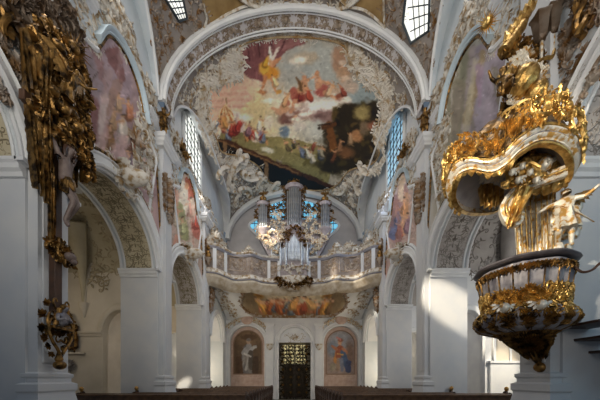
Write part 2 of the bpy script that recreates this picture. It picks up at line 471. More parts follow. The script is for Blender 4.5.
def wing(m, root, tip, up, n=7, w=.12, mx=None):
    """feathered wing: overlapping tapered feathers fanning from an arm"""
    root, tip, up = Vector(root), Vector(tip), Vector(up)
    for i in range(n):
        t = i/(n-1); a = root.lerp(tip, t); d = (tip-root).normalized()*(.25+.6*t) - up*(1.0-.45*t)
        l = (tip-root).length*(.55+.35*math.sin(t*PI*.8)); e = a + d.normalized()*l
        nrm = d.cross(tip-root).normalized(); s_ = d.normalized().cross(nrm)
        vs = [a - s_*w*.35 , a + s_*w*.35, a.lerp(e,.6)+s_*w*.5+nrm*.02, e, a.lerp(e,.6)-s_*w*.5+nrm*.02, a.lerp(e,.5)+nrm*w*.35]
        m.add(vs, [(0,1,5),(1,2,5),(2,3,5),(3,4,5),(4,0,5),(0,4,3,2,1)], mx)
    m.tube([root, root.lerp(tip,.5)+up*.12*(tip-root).length, tip], [w*.4, w*.45, w*.15], 6, mx=mx)
def drape(m, top, bot, nu=24, nv=14, folds=6, depth=.05, nrm=(0,-1,0), seed=1, sag=0.0, crumple=.0, mx=None, thick=0.03):
    """hanging cloth between two polylines (3-D points), with folds; closed thin sheet"""
    r = random.Random(seed); N = Vector(nrm).normalized()
    T = [Vector(p) for p in smooth_path([tuple(p) for p in top], 8)]; B = [Vector(p) for p in smooth_path([tuple(p) for p in bot], 8)]
    ph = [r.uniform(0, 6.28) for _ in range(4)]
    def pick(Lx, u):
        x = u*(len(Lx)-1); i = min(int(x), len(Lx)-2); return Lx[i].lerp(Lx[i+1], x-i)
    def fn(u, v, off):
        a, b = pick(T, u), pick(B, u); p = a.lerp(b, v)
        f = math.sin(2*PI*folds*u + ph[0] + 1.1*math.sin(3*v+ph[1])) + .4*math.sin(2*PI*folds*1.9*u + ph[2] + 2*v)
        return p + N*(f*depth*(.35+.65*v) + off + (r.uniform(-1,1)*crumple)) - Vector((0,0,1))*sag*math.sin(PI*u)*v
    base = [[fn(i/nu, j/nv, 0) for j in range(nv+1)] for i in range(nu+1)]
    vs = [p + N*thick*.5 for row in base for p in row] + [p - N*thick*.5 for row in base for p in row]
    k = (nu+1)*(nv+1); q = lambda i, j: i*(nv+1)+j; fs = []
    for i in range(nu):
        for j in range(nv):
            fs.append((q(i,j), q(i+1,j), q(i+1,j+1), q(i,j+1))); fs.append((k+q(i,j), k+q(i,j+1), k+q(i+1,j+1), k+q(i+1,j)))
    for i in range(nu): fs.append((q(i,0), k+q(i,0), k+q(i+1,0), q(i+1,0))); fs.append((q(i,nv), q(i+1,nv), k+q(i+1,nv), k+q(i,nv)))
    for j in range(nv): fs.append((q(0,j), q(0,j+1), k+q(0,j+1), k+q(0,j))); fs.append((q(nu,j), k+q(nu,j), k+q(nu,j+1), q(nu,j+1)))
    m.add(vs, fs, mx)
M_SOFF = mat('soffit ground grey', L((180,175,170)), L((164,158,154)), .8, scale=2)
# ================================================================ building shell
PIERS = [(5.42, 6.45), (10.7, 11.75), (15.75, 16.8)]
ARCHES = [(1.3, 5.42), (6.45, 10.7), (11.75, 15.75)]
THK = 1.5
def arcpt(ya, yb, t, spr=SPR, rise=RISE, grow=0.0):
    yc, a = (ya+yb)/2, (yb-ya)/2
    return yc - (a+grow)*math.cos(t), spr + (rise+grow)*math.sin(t)
def soffitmap(side, ya, yb, spr=SPR, rise=RISE):
    R = (yb-ya)/2
    def f(u, v, h):
        t = u/R; y, z = arcpt(ya, yb, t, spr, rise, -h)
        return Vector((side*(W+v), y, z))
    return f
def vaultpt(Y, th, h=0.0, a=5.5, b=3.95):
    c, s = math.cos(th), math.sin(th); n = Vector((c/a, s/b)).normalized()
    return Vector((a*c - n.x*h, Y, VS + b*s - n.y*h))
VR_ARC = 4.75
def vaultmap(u, v, h): return vaultpt(u, v/VR_ARC, h)
def zopen(Y, yc, grow=0.0, rise=2.05):
    p = 3.4 if yc > 10 else 2.0
    q = 1-abs((Y-yc)/4.75)**p
    return VS + (rise+grow)*q**(1/p) if q > 0 else VS
def thopen(Y, yc): return math.asin(min(.999, (zopen(Y, yc)-VS)/3.95))

# floor
m = M(); m.box(-11, 11, -3, 25, -.2, 0); struct(m, 'floor', M_FLOOR)

def wall_side(side, name):
    m = M(); mp = wallmap(side)
    x0, x1 = side*W, side*(W+THK)
    ZT = VS
    def arch_wall(ya, yb, spr, rise, n=28):
        pts = [arcpt(ya, yb, PI*i/n, spr, rise) for i in range(n+1)]
        for i in range(n):
            (a, za), (b, zb) = pts[i], pts[i+1]
            for x in (x0, x1): m.add([(x,a,za),(x,b,zb),(x,b,ZT),(x,a,ZT)], [(0,1,2,3)])
            m.add([(x0,a,za),(x1,a,za),(x1,b,zb),(x0,b,zb)], [(0,1,2,3)])
        m.add([(x0,ya,ZT),(x1,ya,ZT),(x1,yb,ZT),(x0,yb,ZT)], [(0,1,2,3)])
    for ya, yb in ARCHES: arch_wall(ya, yb, SPR, RISE)
    for ya, yb in PIERS: m.box(x0, x1, ya, yb, SPR, ZT)
    # west end under and above the gallery: narrow arch
    arch_wall(17.45, 20.55, 4.5, 1.75)
    m.box(x0, x1, 16.8, 17.45, 0, ZT); m.box(x0, x1, 20.55, WEST, 0, ZT); m.box(x0, x1, .3, 1.3, 0, ZT)
    # clerestory walls above the ledge
    RV = M()
    for yc, ya, yb in ((5.9, 1.16, 10.64), (16.55, 11.81, 21.29)):
        n = 40
        for i in range(n):
            a = ya+(yb-ya)*i/n; b = ya+(yb-ya)*(i+1)/n
            za, zb = zopen(a, yc, .95), zopen(b, yc, .95); xx = side*5.62
            (RV if yc > 10 else m).add([(xx,a,VS),(xx,b,VS),(xx,b,zb),(xx,a,za)], [(0,1,2,3)])
            pa, pb = vaultpt(a, thopen(a, yc)), vaultpt(b, thopen(b, yc))
            (RV if yc > 10 else m).add([(side*pa.x,a,pa.z),(side*pb.x,b,pb.z),(xx,b,zb),(xx,a,za)], [(0,1,2,3)])
    w = struct(m, name, mat('upper wall pale blue wash', L((200,208,214)), L((210,215,218)), .8, scale=1.5))
    struct(RV, 'lunette_reveal', M_WHITE, w, True)
    # raised rim of the lunette openings
    for yc, ya, yb in ((5.9, 1.16, 10.64), (16.55, 11.81, 21.29)):
        m = M(); pts = []
        for i in range(61):
            a = ya+(yb-ya)*i/60; p = vaultpt(a, thopen(a, yc), .05); pts.append((side*p.x, a, p.z))
        m.tube(pts, .055, 6); struct(m, 'lunette_rim', M_WHITE, w, True)
    return w
wall_l = wall_side(-1, 'wall_left'); wall_r = wall_side(1, 'wall_right')

# piers with pilaster, base and impost
def impost_prof(): return [(0,0),(.06,0),(.08,.08),(.14,.12),(.16,.2),(.2,.24),(.2,.3),(0,.3)]
def ring_box(m, x0, x1, y0, y1, z, prof):
    """moulding all round a rectangular shaft"""
    if x0 > x1: x0, x1 = x1, x0
    cs = [(x0,y0,-1,-1),(x1,y0,1,-1),(x1,y1,1,1),(x0,y1,-1,1)]
    fr = [(Vector((x,y,z)), Vector((a,b,0)), Vector((0,0,1))) for x,y,a,b in cs]
    m.sweep(prof, fr, closed=True)
BASEP = [(0,0),(.2,0),(.2,.9),(.14,1.1),(.1,1.32),(.1,1.36),(.13,1.4),(.13,1.54),(.05,1.58),(.05,1.66),(.08,1.7),(.08,1.76),(.0,1.8)]
for side in (-1, 1):
    for ya, yb in PIERS:
        m = M(); m.box(side*W, side*(W+THK), ya, yb, 0, SPR)
        o = struct(m, 'nave_pier', M_PIER)
        # pilaster shaft up to the ledge
        m = M(); m.box(side*5.3, side*(W+.01), ya+.06, ya+.78, 1.7, 12.0); struct(m, 'pilaster', M_PIER, o)
        m = M(); m.box(side*5.27, side*(5.305), ya+.16, ya+.68, 2.0, 8.6); struct(m, 'pilaster_panel', M_PIER, o)
        m = M(); ring_box(m, side*5.3, side*(W+.01), ya+.06, ya+.78, 0, BASEP); m.box(side*5.3, side*W, ya+.06, ya+.78, 0, 1.78); struct(m, 'pilaster_base', M_PIER, o)
        # impost towards the two arches
        m = M()
        for y, d in ((ya, -1), (yb, 1)):
            fr = [(Vector((side*(W-.02), y, SPR-.3)), Vector((0,d,0)), Vector((0,0,1))), (Vector((side*(W+THK), y, SPR-.3)), Vector((0,d,0)), Vector((0,0,1)))]
            m.sweep(impost_prof(), fr)
            m.box(side*(W-.16), side*(W+.02), y-.0 if d > 0 else y-.2, y+.2 if d > 0 else y, SPR-.08, SPR)
        struct(m, 'impost_moulding', M_WHITE, o)
        # low base course of the pier
        m = M(); m.box(side*(W-.03), side*(W+THK), ya-.06, yb+.06, 0, .55); struct(m, 'pier_base', M_PIER, o)

# archivolts, soffits with relief
def arch_dress(side, ya, yb, wall, seed, spr=SPR, rise=RISE, ground=None, orn=True, relief=None):
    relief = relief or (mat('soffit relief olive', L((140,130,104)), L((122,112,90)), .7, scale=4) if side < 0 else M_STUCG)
    ground = ground or M_SOFF
    R = (yb-ya)/2; n = 36
    m = M(); fr = []
    for i in range(n+1):
        t = PI*i/n; y, z = arcpt(ya, yb, t, spr, rise); yc = (ya+yb)/2
        nrm = Vector((0, -math.cos(t), math.sin(t)))
        fr.append((Vector((side*W, y, z)), nrm, Vector((-side,0,0))))
    m.sweep([(0,0),(0,.10),(.06,.13),(.1,.08),(.26,.08),(.3,.13),(.34,.1),(.34,0)], fr)
    struct(m, 'archivolt', M_WHITE, wall, True)
    # recessed coloured soffit panel with edge mouldings
    sm = soffitmap(side, ya, yb, spr, rise); LU = PI*R
    m = M(); m.grid(lambda a, b: sm(.06+(LU-.12)*a, .22+(THK-.44)*b, .012), 36, 2); struct(m, 'soffit_panel', ground, wall, True)
    m = M()
    for v in (.2, THK-.2):
        m.tube([sm(LU*i/36, v, .02) for i in range(37)], .035, 6)
    for v in (.04, THK-.04):
        m.tube([sm(LU*i/36, v, .02) for i in range(37)], .05, 6)
    struct(m, 'soffit_moulding', M_WHITE, wall, True)
    if orn:
        o = Orn(sm, seed, 1.0)
        c = THK/2; k = 0
        u = .3
        while u < LU-.2:
            k += 1
            for s in (-1, 1):
                o.cscroll(u, c+s*.3, (PI/2 if k % 2 else 0)+.5*s, .36, s, .09)
                o.sprig(u-.1, c+s*.06, s*(.7+.4*math.sin(k))+.1, .42, s); o.sprig(u+.16, c+s*.2, PI-s*.7, .3, -s)
                o.sprig(u+.1, c+s*.34, s*.9, .26, -s)
            if k % 2: o.palmette(u, c, 0, .2)
            o.leaf(u+.2, c, 0, .2, .08); u += .36
        struct(o, 'soffit_relief', relief, wall, True)
for side, wl in ((-1, wall_l), (1, wall_r)):
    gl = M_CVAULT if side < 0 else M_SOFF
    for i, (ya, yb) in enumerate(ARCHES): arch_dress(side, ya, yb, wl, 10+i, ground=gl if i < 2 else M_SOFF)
    arch_dress(side, 17.45, 20.55, wl, 20, 4.5, 1.75, M_WHITE, orn=False)

# ---------------------------------------------------------------- nave vault (two bays), transverse arch
ceil = M()
for yc, ya, yb in ((5.9, 1.1, 10.75), (16.55, 11.2, WEST)):
    nY, nT = 60, 60
    rows = []
    for i in range(nY+1):
        Y = ya+(yb-ya)*i/nY; t0 = thopen(Y, yc)
        rows.append([vaultpt(Y, t0+(PI-2*t0)*j/nT) for j in range(nT+1)])
    b = len(ceil.v); ceil.v.extend(tuple(p) for r in rows for p in r)
    for i in range(nY):
        for j in range(nT): ceil.f.append((b+i*(nT+1)+j, b+(i+1)*(nT+1)+j, b+(i+1)*(nT+1)+j+1, b+i*(nT+1)+j+1))
ceiling = struct(ceil, 'ceiling', M_GROUND, None, True)
# roof shell above, keeps light out of the upper walls
TA, TB, TY = 5.25, 3.76, 11.35
def tpt(Y, th, h=0.0): return vaultpt(Y, th, h, TA, TB)
m = M(); N = 64
for i in range(N):
    t0, t1 = PI*i/N, PI*(i+1)/N
    for Y in (10.7, TY):
        a, b = tpt(Y, t0), tpt(Y, t1); c, d = vaultpt(Y, t1, -.1), vaultpt(Y, t0, -.1)
        m.add([a, b, c, d], [(0,1,2,3)])
    m.add([tpt(10.7,t0), tpt(10.7,t1), tpt(TY,t1), tpt(TY,t0)], [(0,1,2,3)])
tarch = struct(m, 'trim_1', M_BAND, None, True)
for yy in (10.66, 10.8, TY-.08, TY+.02):
    m = M(); m.tube([tpt(yy, PI*i/N, .03) for i in range(N+1)], .085 if yy in (10.66,) else .03, 6); struct(m, 'arch_moulding', M_WHITE, tarch, True)
m = M()
for i in range(N):
    t0, t1 = PI*i/N, PI*(i+1)/N
    a, b = tpt(10.64, t0, -.02), tpt(10.64, t1, -.02); c, d = vaultpt(10.64, t1, -.04), vaultpt(10.64, t0, -.04)
    m.add([a, b, c, d], [(0,1,2,3)])
struct(m, 'arch_face', M_WHITE, tarch, True)
o = Orn(lambda u, v, h: tpt(u, v/4.5, h), 5, 1.0)
LU = PI*4.5
for cu, sg in ((10.92, 1), (11.1, -1)):
    v = .3
    while v < LU-.3:
        o.sprig(cu, v, PI/2+sg*(.5+.3*math.sin(v*3)), .42, sg); o.sprig(cu, v+.2, -PI/2+sg*.8, .3, -sg)
        o.cscroll(cu+sg*-.08, v+.1, PI/2+.5*math.sin(v*5), .34, sg, .1); v += .46
v = .5
while v < LU-.3:
    o.palmette(11.0, v, PI/2, .24, 7); o.dot(11.0, v, .08, .03); v += .98
struct(o, 'arch_relief', mat('band relief', L((172,160,148)), L((128,108,84)), .65, scale=5), tarch, True)

# ---------------------------------------------------------------- west wall with lunette and lower arcade
m = M(); N = 48
for i in range(N):
    t0, t1 = PI*i/N, PI*(i+1)/N
    a, b = vaultpt(WEST, t0), vaultpt(WEST, t1)
    m.add([(a.x,WEST+.3,VS),(b.x,WEST+.3,VS),(b.x,WEST+.3,b.z+.1),(a.x,WEST+.3,a.z+.1)], [(0,1,2,3)])
m.add([(-5.6,WEST+.3,0),(5.6,WEST+.3,0),(5.6,WEST+.3,VS),(-5.6,WEST+.3,VS)], [(0,1,2,3)])
# (the door bay is cut out below)
m.v, m.f = m.v[:-4], m.f[:-1]
DX = 1.32
for x0, x1, z0, z1 in ((-5.6,-DX,0,VS),(DX,5.6,0,VS),(-DX,DX,6.0,VS)):
    m.add([(x0,WEST+.3,z0),(x1,WEST+.3,z0),(x1,WEST+.3,z1),(x0,WEST+.3,z1)], [(0,1,2,3)])
wall_back = struct(m, 'wall_back', mat('west wall grey', L((186,182,182)), L((174,170,170)), .8, scale=1.5))
m = M(); m.sweep([(0,0),(0,.3),(.12,.36),(.3,.3),(.34,0)], [(vaultpt(WEST, PI*i/N, 0.02), Vector((-math.cos(PI*i/N),0,-math.sin(PI*i/N))), Vector((0,-1,0))) for i in range(N+1)]); struct(m, 'wall_arch_rim', M_WHITE, wall_back, True)
# arcade slab in front: three arched bays
def arcade(m, bays, x0, x1, ztop, yf, yb):
    xs = x0
    for xc, hw, spr, rise in bays:
        m.box(xs, xc-hw, yf, yb, 0, ztop)
        n = 24
        for i in range(n):
            t0, t1 = PI-PI*i/n, PI-PI*(i+1)/n
            a, za = xc+hw*math.cos(t0), spr+rise*math.sin(t0); b, zb = xc+hw*math.cos(t1), spr+rise*math.sin(t1)
            m.add([(a,yf,za),(b,yf,zb),(b,yf,ztop),(a,yf,ztop)], [(0,1,2,3)]); m.add([(a,yf,za),(a,yb,za),(b,yb,zb),(b,yf,zb)], [(0,1,2,3)])
        xs = xc+hw
    m.box(xs, x1, yf, yb, 0, ztop)
BAYS = [(-3.78, 1.42, 4.55, 1.42), (0.06, 1.3, 4.6, 1.25), (3.8, 1.42, 4.55, 1.42)]
m = M(); arcade(m, BAYS, -5.55, 5.55, 7.4, WEST, WEST+.3); arc_w = struct(m, 'trim_2', M_WHITE)
for xc, hw, spr, rise in BAYS:
    m = M(); fr = [(Vector((xc-hw, WEST, .0)), Vector((-1,0,0)), Vector((0,-1,0)))]
    fr += [(Vector((xc-hw*math.cos(PI*i/30), WEST, spr+rise*math.sin(PI*i/30))), Vector((-math.cos(PI*i/30),0,math.sin(PI*i/30))), Vector((0,-1,0))) for i in range(31)]
    fr += [(Vector((xc+hw, WEST, .0)), Vector((1,0,0)), Vector((0,-1,0)))]
    m.sweep([(-.02,-.2),(-.02,.06),(.05,.1),(.1,.05),(.26,.05),(.3,.1),(.34,.04),(.34,0)], fr); struct(m, 'arch_surround', M_WHITE, arc_w, True)
for xc in (-1.95, 2.0):
    m = M(); m.box(xc-.3, xc+.3, WEST-.12, WEST, .8, 6.0); m.box(xc-.4, xc+.4, WEST-.18, WEST, 0, .8); struct(m, 'wall_pilaster', M_WHITE, arc_w)
    m = M(); m.box(xc-.36, xc+.36, WEST-.17, WEST, 5.9, 6.02); m.box(xc-.42, xc+.42, WEST-.22, WEST, 6.02, 6.14); struct(m, 'pilaster_cap', M_WHITE, arc_w)
# vestibule behind the gate
m = M(); m.box(-1.9, 2.0, 23.6, 23.7, 0, 6.2); m.box(-1.95,-1.85, WEST+.3,23.6,0,6.2); m.box(1.95,2.05,WEST+.3,23.6,0,6.2); m.box(-1.9,2.0,WEST+.3,23.6,6.1,6.2); struct(m, 'wall_porch', M_CREAM)
m = M(); m.box(-.95, 1.05, 23.5, 23.58, 3.0, 4.7); pane = m.build('window_5', mat('porch lit glass', L((220,206,150)), None, .3, emit=L((222,206,150)), estr=.7), None, False); pane['kind'] = 'structure'
m = M()
for x in (-.95,-.45,.05,.55,1.05): m.box(x-.03,x+.03,23.44,23.52,3.0,4.7)
for z in (3.0,3.6,4.15,4.7): m.box(-.95,1.05,23.44,23.52,z-.03,z+.03)
m.build('window_frame', M_DWOOD, pane, False)
m = M(); m.box(-.95, 1.05, 23.46, 23.59, 0, 2.95)
for x in (-.7,.3): m.box(x, x+.5, 23.43, 23.47, .4, 2.6)
struct(m, 'door_2', M_DWOOD)

# ---------------------------------------------------------------- side chapels
def chapel(side, ya, yb, matw, matv, relief, seed):
    xo = 9.8; xi = W+THK
    m = M(); m.box(side*xo, side*(xo+.15), ya-.4, yb+.5, 0, 8.3)
    root = struct(m, 'wall_chapel', matw)
    # cross wall facing the choir, with a small passage arch beside the pier
    yc = yb+.35; xp, hp = 7.25, .72; z0, r0 = 3.55, .98
    m = M()
    def fl(x0, x1, zz0, zz1): m.box(side*x0, side*x1, yc, yc+.3, zz0, zz1)
    fl(xp+hp, xo, 0, 8.3)
    n = 14
    for i in range(n):
        t0, t1 = PI*i/n, PI*(i+1)/n
        a, za, b, zb = xp+hp*math.cos(t0), z0+r0*math.sin(t0), xp+hp*math.cos(t1), z0+r0*math.sin(t1)
        m.add([(side*a,yc,za),(side*b,yc,zb),(side*b,yc,8.3),(side*a,yc,8.3)], [(0,1,2,3)]); m.add([(side*a,yc,za),(side*a,yc+.3,za),(side*b,yc+.3,zb),(side*b,yc,zb)], [(0,1,2,3)])
    struct(m, 'cross_wall', matw, root)
    m = M(); fr = [(Vector((side*(xp+hp*math.cos(PI*i/20)), yc, z0+r0*math.sin(PI*i/20))), Vector((side*math.cos(PI*i/20),0,math.sin(PI*i/20))), Vector((0,-1,0))) for i in range(21)]
    m.sweep([(0,0),(0,.05),(.06,.08),(.22,.06),(.26,.0)], fr); struct(m, 'passage_arch', M_CREAM if side < 0 else M_WHITE, root, True)
    m = M(); m.sweep([(0,0),(.05,0),(.07,.08),(.13,.14),(.13,.2),(0,.2)], [(Vector((side*(xp+hp+.0), yc, z0-.12)), Vector((0,-1,0)), Vector((0,0,1))), (Vector((side*(xo), yc, z0-.12)), Vector((0,-1,0)), Vector((0,0,1)))])
    struct(m, 'string_course', M_CREAM if side < 0 else M_WHITE, root)
    # barrel vault across the chapel
    vy, vr = (ya+yb)/2, (yb-ya)/2+.36; zs = 5.9
    def vm(u, v, h): t = u/vr; return Vector((side*v, vy-(vr-h)*math.cos(t), zs+(vr*.98-h)*math.sin(t)))
    m = M(); m.grid(lambda a, b: vm(PI*vr*a, xi+(xo+.1-xi)*b, 0), 30, 4); struct(m, 'chapel_vault', matv, root, True)
    # back end wall above
    # ribs and pendentives running down to consoles
    for xk in (8.75,):
        m = M(); pts = []
        for i in range(13):
            t = i/12; pts.append((side*(xk - .35*t*t), yc-.02-.9*t*t, 4.8+2.9*t))
        m.tube(pts, [.07+.34*(i/12)**1.6 for i in range(13)], 8); struct(m, 'vault_pendentive', matv, root, True)
        m = M(); m.lathe([(.0,4.2),(.07,4.25),(.1,4.4),(.16,4.55),(.2,4.75),(.22,4.82),(.0,4.85)], 10, Matrix.Translation((side*xk, yc, 0))); struct(m, 'vault_console', M_CREAM, root, True)
    m = M(); R2 = 1.3
    fr = [(Vector((side*(7.35+R2*math.cos(PI*i/26*.55)), yc, 4.85+2.3*math.sin(PI*i/26*.55))), Vector((side*math.cos(PI*i/26*.55),0,math.sin(PI*i/26*.55))), Vector((0,-1,0))) for i in range(27)]
    m.sweep([(0,0),(.02,.06),(.16,.06),(.18,0)], fr); struct(m, 'wall_arch_rib', M_CREAM, root, True)
    if relief:
        o = Orn(vm, seed, .8); LU = PI*vr
        for u in np.arange(.6, LU-.3, .62):
            for v in np.arange(xi+.4, xo-.1, .75):
                o.cscroll(u, v, o.r.uniform(0, 6), .55, o.r.choice((1,-1)), .07); o.sprig(u+.2, v+.3, o.r.uniform(0, 6), .5, o.r.choice((1,-1)))
        o2 = Orn(lambda u, v, h: Vector((side*u, yc-.02-h, v)), seed+1, .8)
        for (u, v, a, z, g) in ((8.1,6.6,1.2,1.0,1),(8.45,5.9,2.0,.8,-1),(7.7,7.2,.4,.9,1),(8.5,7.0,2.6,.8,1),(8.0,5.6,1.4,.6,-1),(7.4,7.4,3.0,.7,-1)):
            o2.cscroll(u, v, a, z, g, .06); o2.sprig(u, v, a+1.2, z*.7, g); o2.spiral(u, v, z*.25, 1.3, a, g)
        o.v, n0 = o.v, len(o.v); o.add(o2.v, o2.f)
        struct(o, 'chapel_relief', relief, root, True)
    return root
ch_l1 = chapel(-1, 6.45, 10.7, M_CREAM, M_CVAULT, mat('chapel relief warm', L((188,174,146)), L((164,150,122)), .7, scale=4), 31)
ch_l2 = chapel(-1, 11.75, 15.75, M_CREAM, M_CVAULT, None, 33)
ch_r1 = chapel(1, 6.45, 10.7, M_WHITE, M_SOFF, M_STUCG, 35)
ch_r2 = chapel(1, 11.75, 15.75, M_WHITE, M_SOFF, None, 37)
for side in (-1, 1):
    m = M(); m.box(side*8.2, side*8.35, 16.8, WEST+.3, 0, 7.2); m.box(side*W, side*8.35, WEST, WEST+.3, 0, 7.2); struct(m, 'wall_tower', M_WHITE)
    m = M(); m.box(side*(W+THK), side*9.9, 5.0, 17, 8.2, 8.3); struct(m, 'ceiling_aisle', M_WHITE)
# shell roof over the clerestory
# ================================================================ painted vaults
def pix2vault(px, py, a=5.5, b=3.95):
    kx, kz = (px-VX)/F, (VY-py)/F; d = EZ-VS
    A = (kx/a)**2+(kz/b)**2; B = 2*d*kz/b**2; Cq = (d/b)**2-1
    Y = (-B+math.sqrt(max(0, B*B-4*A*Cq)))/(2*A); z = EZ+kz*Y; th = math.acos(max(-1, min(1, kx*Y/a)))
    return Y, th*VR_ARC
def proj(p): return VX+F*p[0]/p[1], VY-F*(p[2]-EZ)/p[1]
FRPIX = [(206,98),(212,86),(228,78),(238,68),(236,50),(244,43),(262,38),(292,36),(322,38),(344,45),(352,62),(366,78),(380,90),(385,106),(380,124),(374,140),(380,152),(372,164),(350,170),(338,184),(322,190),(292,188),(268,181),(258,166),(240,156),(222,152),(216,138),(208,120)]
fpix = smooth_path(FRPIX, 4, True)
FRUV = [pix2vault(*p) for p in fpix]
K = 2.0; OX, OY = 196, 26
cv = Canvas(400, 340, (176,164,150), 7)
def c2(*pts): return [((x-OX)*K, (y-OY)*K) for x, y in pts]
def E(x, y, rx, ry, col, soft=.35, ang=0, op=1, warp=None): cv.ell((x-OX)*K, (y-OY)*K, rx*K, ry*K, col, soft, ang, op, warp)
def CP(p, q, r0, r1, col, op=1): a, b = c2(p, q); cv.cap(a, b, r0*K, r1*K, col, op)
def PL(pts, col, op=1): cv.poly(c2(*pts), col, op)
def FG(x, y, h, robe, flesh=(198,150,112), lean=0, robe2=None): cv.figure((x-OX)*K, (y-OY)*K, h*K, robe, flesh, lean, robe2, rg)
rg = random.Random(4); wn = cv.noise(26, 4); wn2 = cv.noise(14, 3)
E(322, 72, 45, 40, (164,168,168), .9, 0, 1, wn); E(232, 100, 40, 32, (214,180,158), .8, 0, 1, wn); E(285, 118, 45, 30, (206,196,176), .9, 0, 1, wn)
E(362, 92, 22, 18, (146,160,168), .8, 0, 1, wn); E(330, 128, 26, 16, (182,182,176), .8)
E(256, 116, 20, 26, (212,190,142), .8, 0, .9, wn)
# mauve curtain of the upper left
PL([(234,48),(240,38),(300,34),(306,44),(288,50),(278,60),(272,74),(262,82),(250,78),(238,66)], (136,90,92))
PL([(262,38),(300,36),(306,43),(282,50)], (156,110,110))
for i in range(9): CP((240+i*6.5, 41), (244+i*5, 62-i*1.5), 1.2, .5, (92,56,62) if i % 2 else (160,112,112), .8)
PL([(206,96),(214,88),(232,84),(246,86),(252,98),(240,108),(214,108)], (214,170,150))
for i in range(6): CP((210, 92+i*3), (248, 90+i*3.2), .6, .6, (190,146,132) if i % 2 else (226,190,168), .7)
# striped tent
for i in range(9): PL([(224,104),(226,104),(214+i*3.4+2.6,122),(214+i*3.4,122)], (192,120,70) if i % 2 else (228,200,160))
CP((226,104),(226,98),.5,.5,(150,110,70)); PL([(232,108),(240,112),(248,134),(236,134)], (214,196,186)); PL([(236,112),(243,122),(240,136),(232,130)], (186,166,160))
# upper angel in yellow with white wing
E(271, 72, 9, 7, (206,140,54), .5, .5); E(264, 68, 5, 6, (222,166,70), .4); CP((272,64),(280,58),2.5,1.5,(196,140,104)); CP((268,62),(270,48),3,1.2,(224,216,206)); CP((271,60),(279,46),2.2,.8,(206,196,190))
CP((266,76),(262,88),2,1.2,(190,128,88)); CP((272,78),(276,90),2,1.2,(200,140,96)); E(270,62,2.4,2.8,(206,156,118)); E(279,92,3,2.4,(200,150,80)); E(262,92,4,2,(180,120,80))
# clouds
for (x, y, rx, ry, c) in ((300,112,16,7,(150,112,98)),(288,118,10,6,(132,94,84)),(318,106,16,8,(212,204,200)),(334,108,12,8,(222,214,210)),(326,116,15,6,(150,120,116)),(344,102,8,7,(206,196,192)),(341,58,10,14,(166,134,114)),(346,72,8,10,(184,150,124)),(306,58,14,6,(170,158,142)),(350,86,9,7,(176,160,150))):
    E(x, y, rx, ry, c, .6, 0, 1, wn2)
for (x, y) in ((296,108),(312,112),(326,104),(338,104),(290,114),(304,116),(342,62),(346,78)): E(x, y, 4, 2.4, (226,218,210), .8, 0, .55)
for (x, y) in ((300,117),(320,116),(336,114),(288,121)): E(x, y, 5, 2, (112,84,82), .8, 0, .6)
# central seated groups
E(299,96,8,7,(150,74,62),.4,.4); E(303,86,5,8,(196,146,112),.4,.3); CP((306,80),(314,76),1.8,1.2,(200,150,116)); E(305,77,2.4,2.6,(190,140,108)); CP((296,100),(290,112),2.2,1.2,(190,138,108)); E(294,92,4,5,(172,100,84)); CP((301,88),(297,76),1.6,.8,(120,90,60))
E(322,90,8,6,(170,96,88),.4,-.3); E(318,82,4,7,(196,146,116),.4); CP((318,80),(330,84),2,1.4,(204,156,124)); E(317,73,2.4,2.8,(184,132,98)); E(334,90,7,4,(192,168,150),.4); CP((324,92),(336,98),2,1.4,(196,146,112)); E(340,97,4,4,(150,92,74))
E(284,108,5,5,(186,140,106)); E(279,112,6,3,(196,150,120)); E(288,102,3,3,(170,110,90)); CP((272,108),(284,112),1.6,1.2,(198,152,120))
# painted ground and crowd at the lower left
PL([(214,138),(224,130),(300,140),(330,150),(330,182),(300,184),(262,168)], (146,134,88))
E(280,150,30,8,(166,150,100),.8); E(300,160,20,6,(120,108,64),.8); E(262,150,10,4,(172,150,112),.7)
for i in range(30):
    x = rg.uniform(215, 268); y = 122+ (x-215)*.26 + rg.uniform(2, 15)
    FG(x, y, rg.uniform(9, 15), rg.choice([(186,90,72),(214,190,170),(196,140,90),(140,120,140),(220,206,190),(170,70,60),(206,166,110),(120,130,150)]), lean=rg.uniform(-.25,.25))
for i in range(14):
    x = rg.uniform(276, 332); FG(x, 148+rg.uniform(-4, 12)+(x-276)*.08, rg.uniform(9, 15), rg.choice([(120,128,150),(150,80,66),(196,176,150),(110,96,70),(206,196,180),(90,80,60)]), lean=rg.uniform(-.4,.4))
E(284,132,5,6,(110,124,140),.5); E(300,126,6,5,(196,186,176),.6); E(268,122,5,7,(218,204,186),.5)
for (x, y, h, rb, ln) in ((284,104,15,(196,150,110),.3),(310,99,17,(176,86,66),-.2),(328,94,15,(206,170,140),.3),(344,94,14,(150,80,66),-.3),(264,66,15,(216,158,60),.2),(276,84,12,(226,196,150),-.3),(292,122,10,(206,160,130),.4),(258,128,14,(220,204,190),.1),(238,130,16,(176,70,60),.2),(226,126,15,(206,150,90),-.2),(248,134,15,(150,110,120),.1),(300,100,13,(140,60,54),.1)): FG(x, y, h, rb, lean=ln)
for (x, y, rx, ry) in ((318,104,9,3),(336,106,8,3),(304,114,7,2.4),(346,99,6,2.5),(296,119,6,2),(268,100,7,3),(300,60,8,3),(246,118,6,4)): E(x, y, rx, ry, (236,226,214), .8, -.1, .8, wn2)
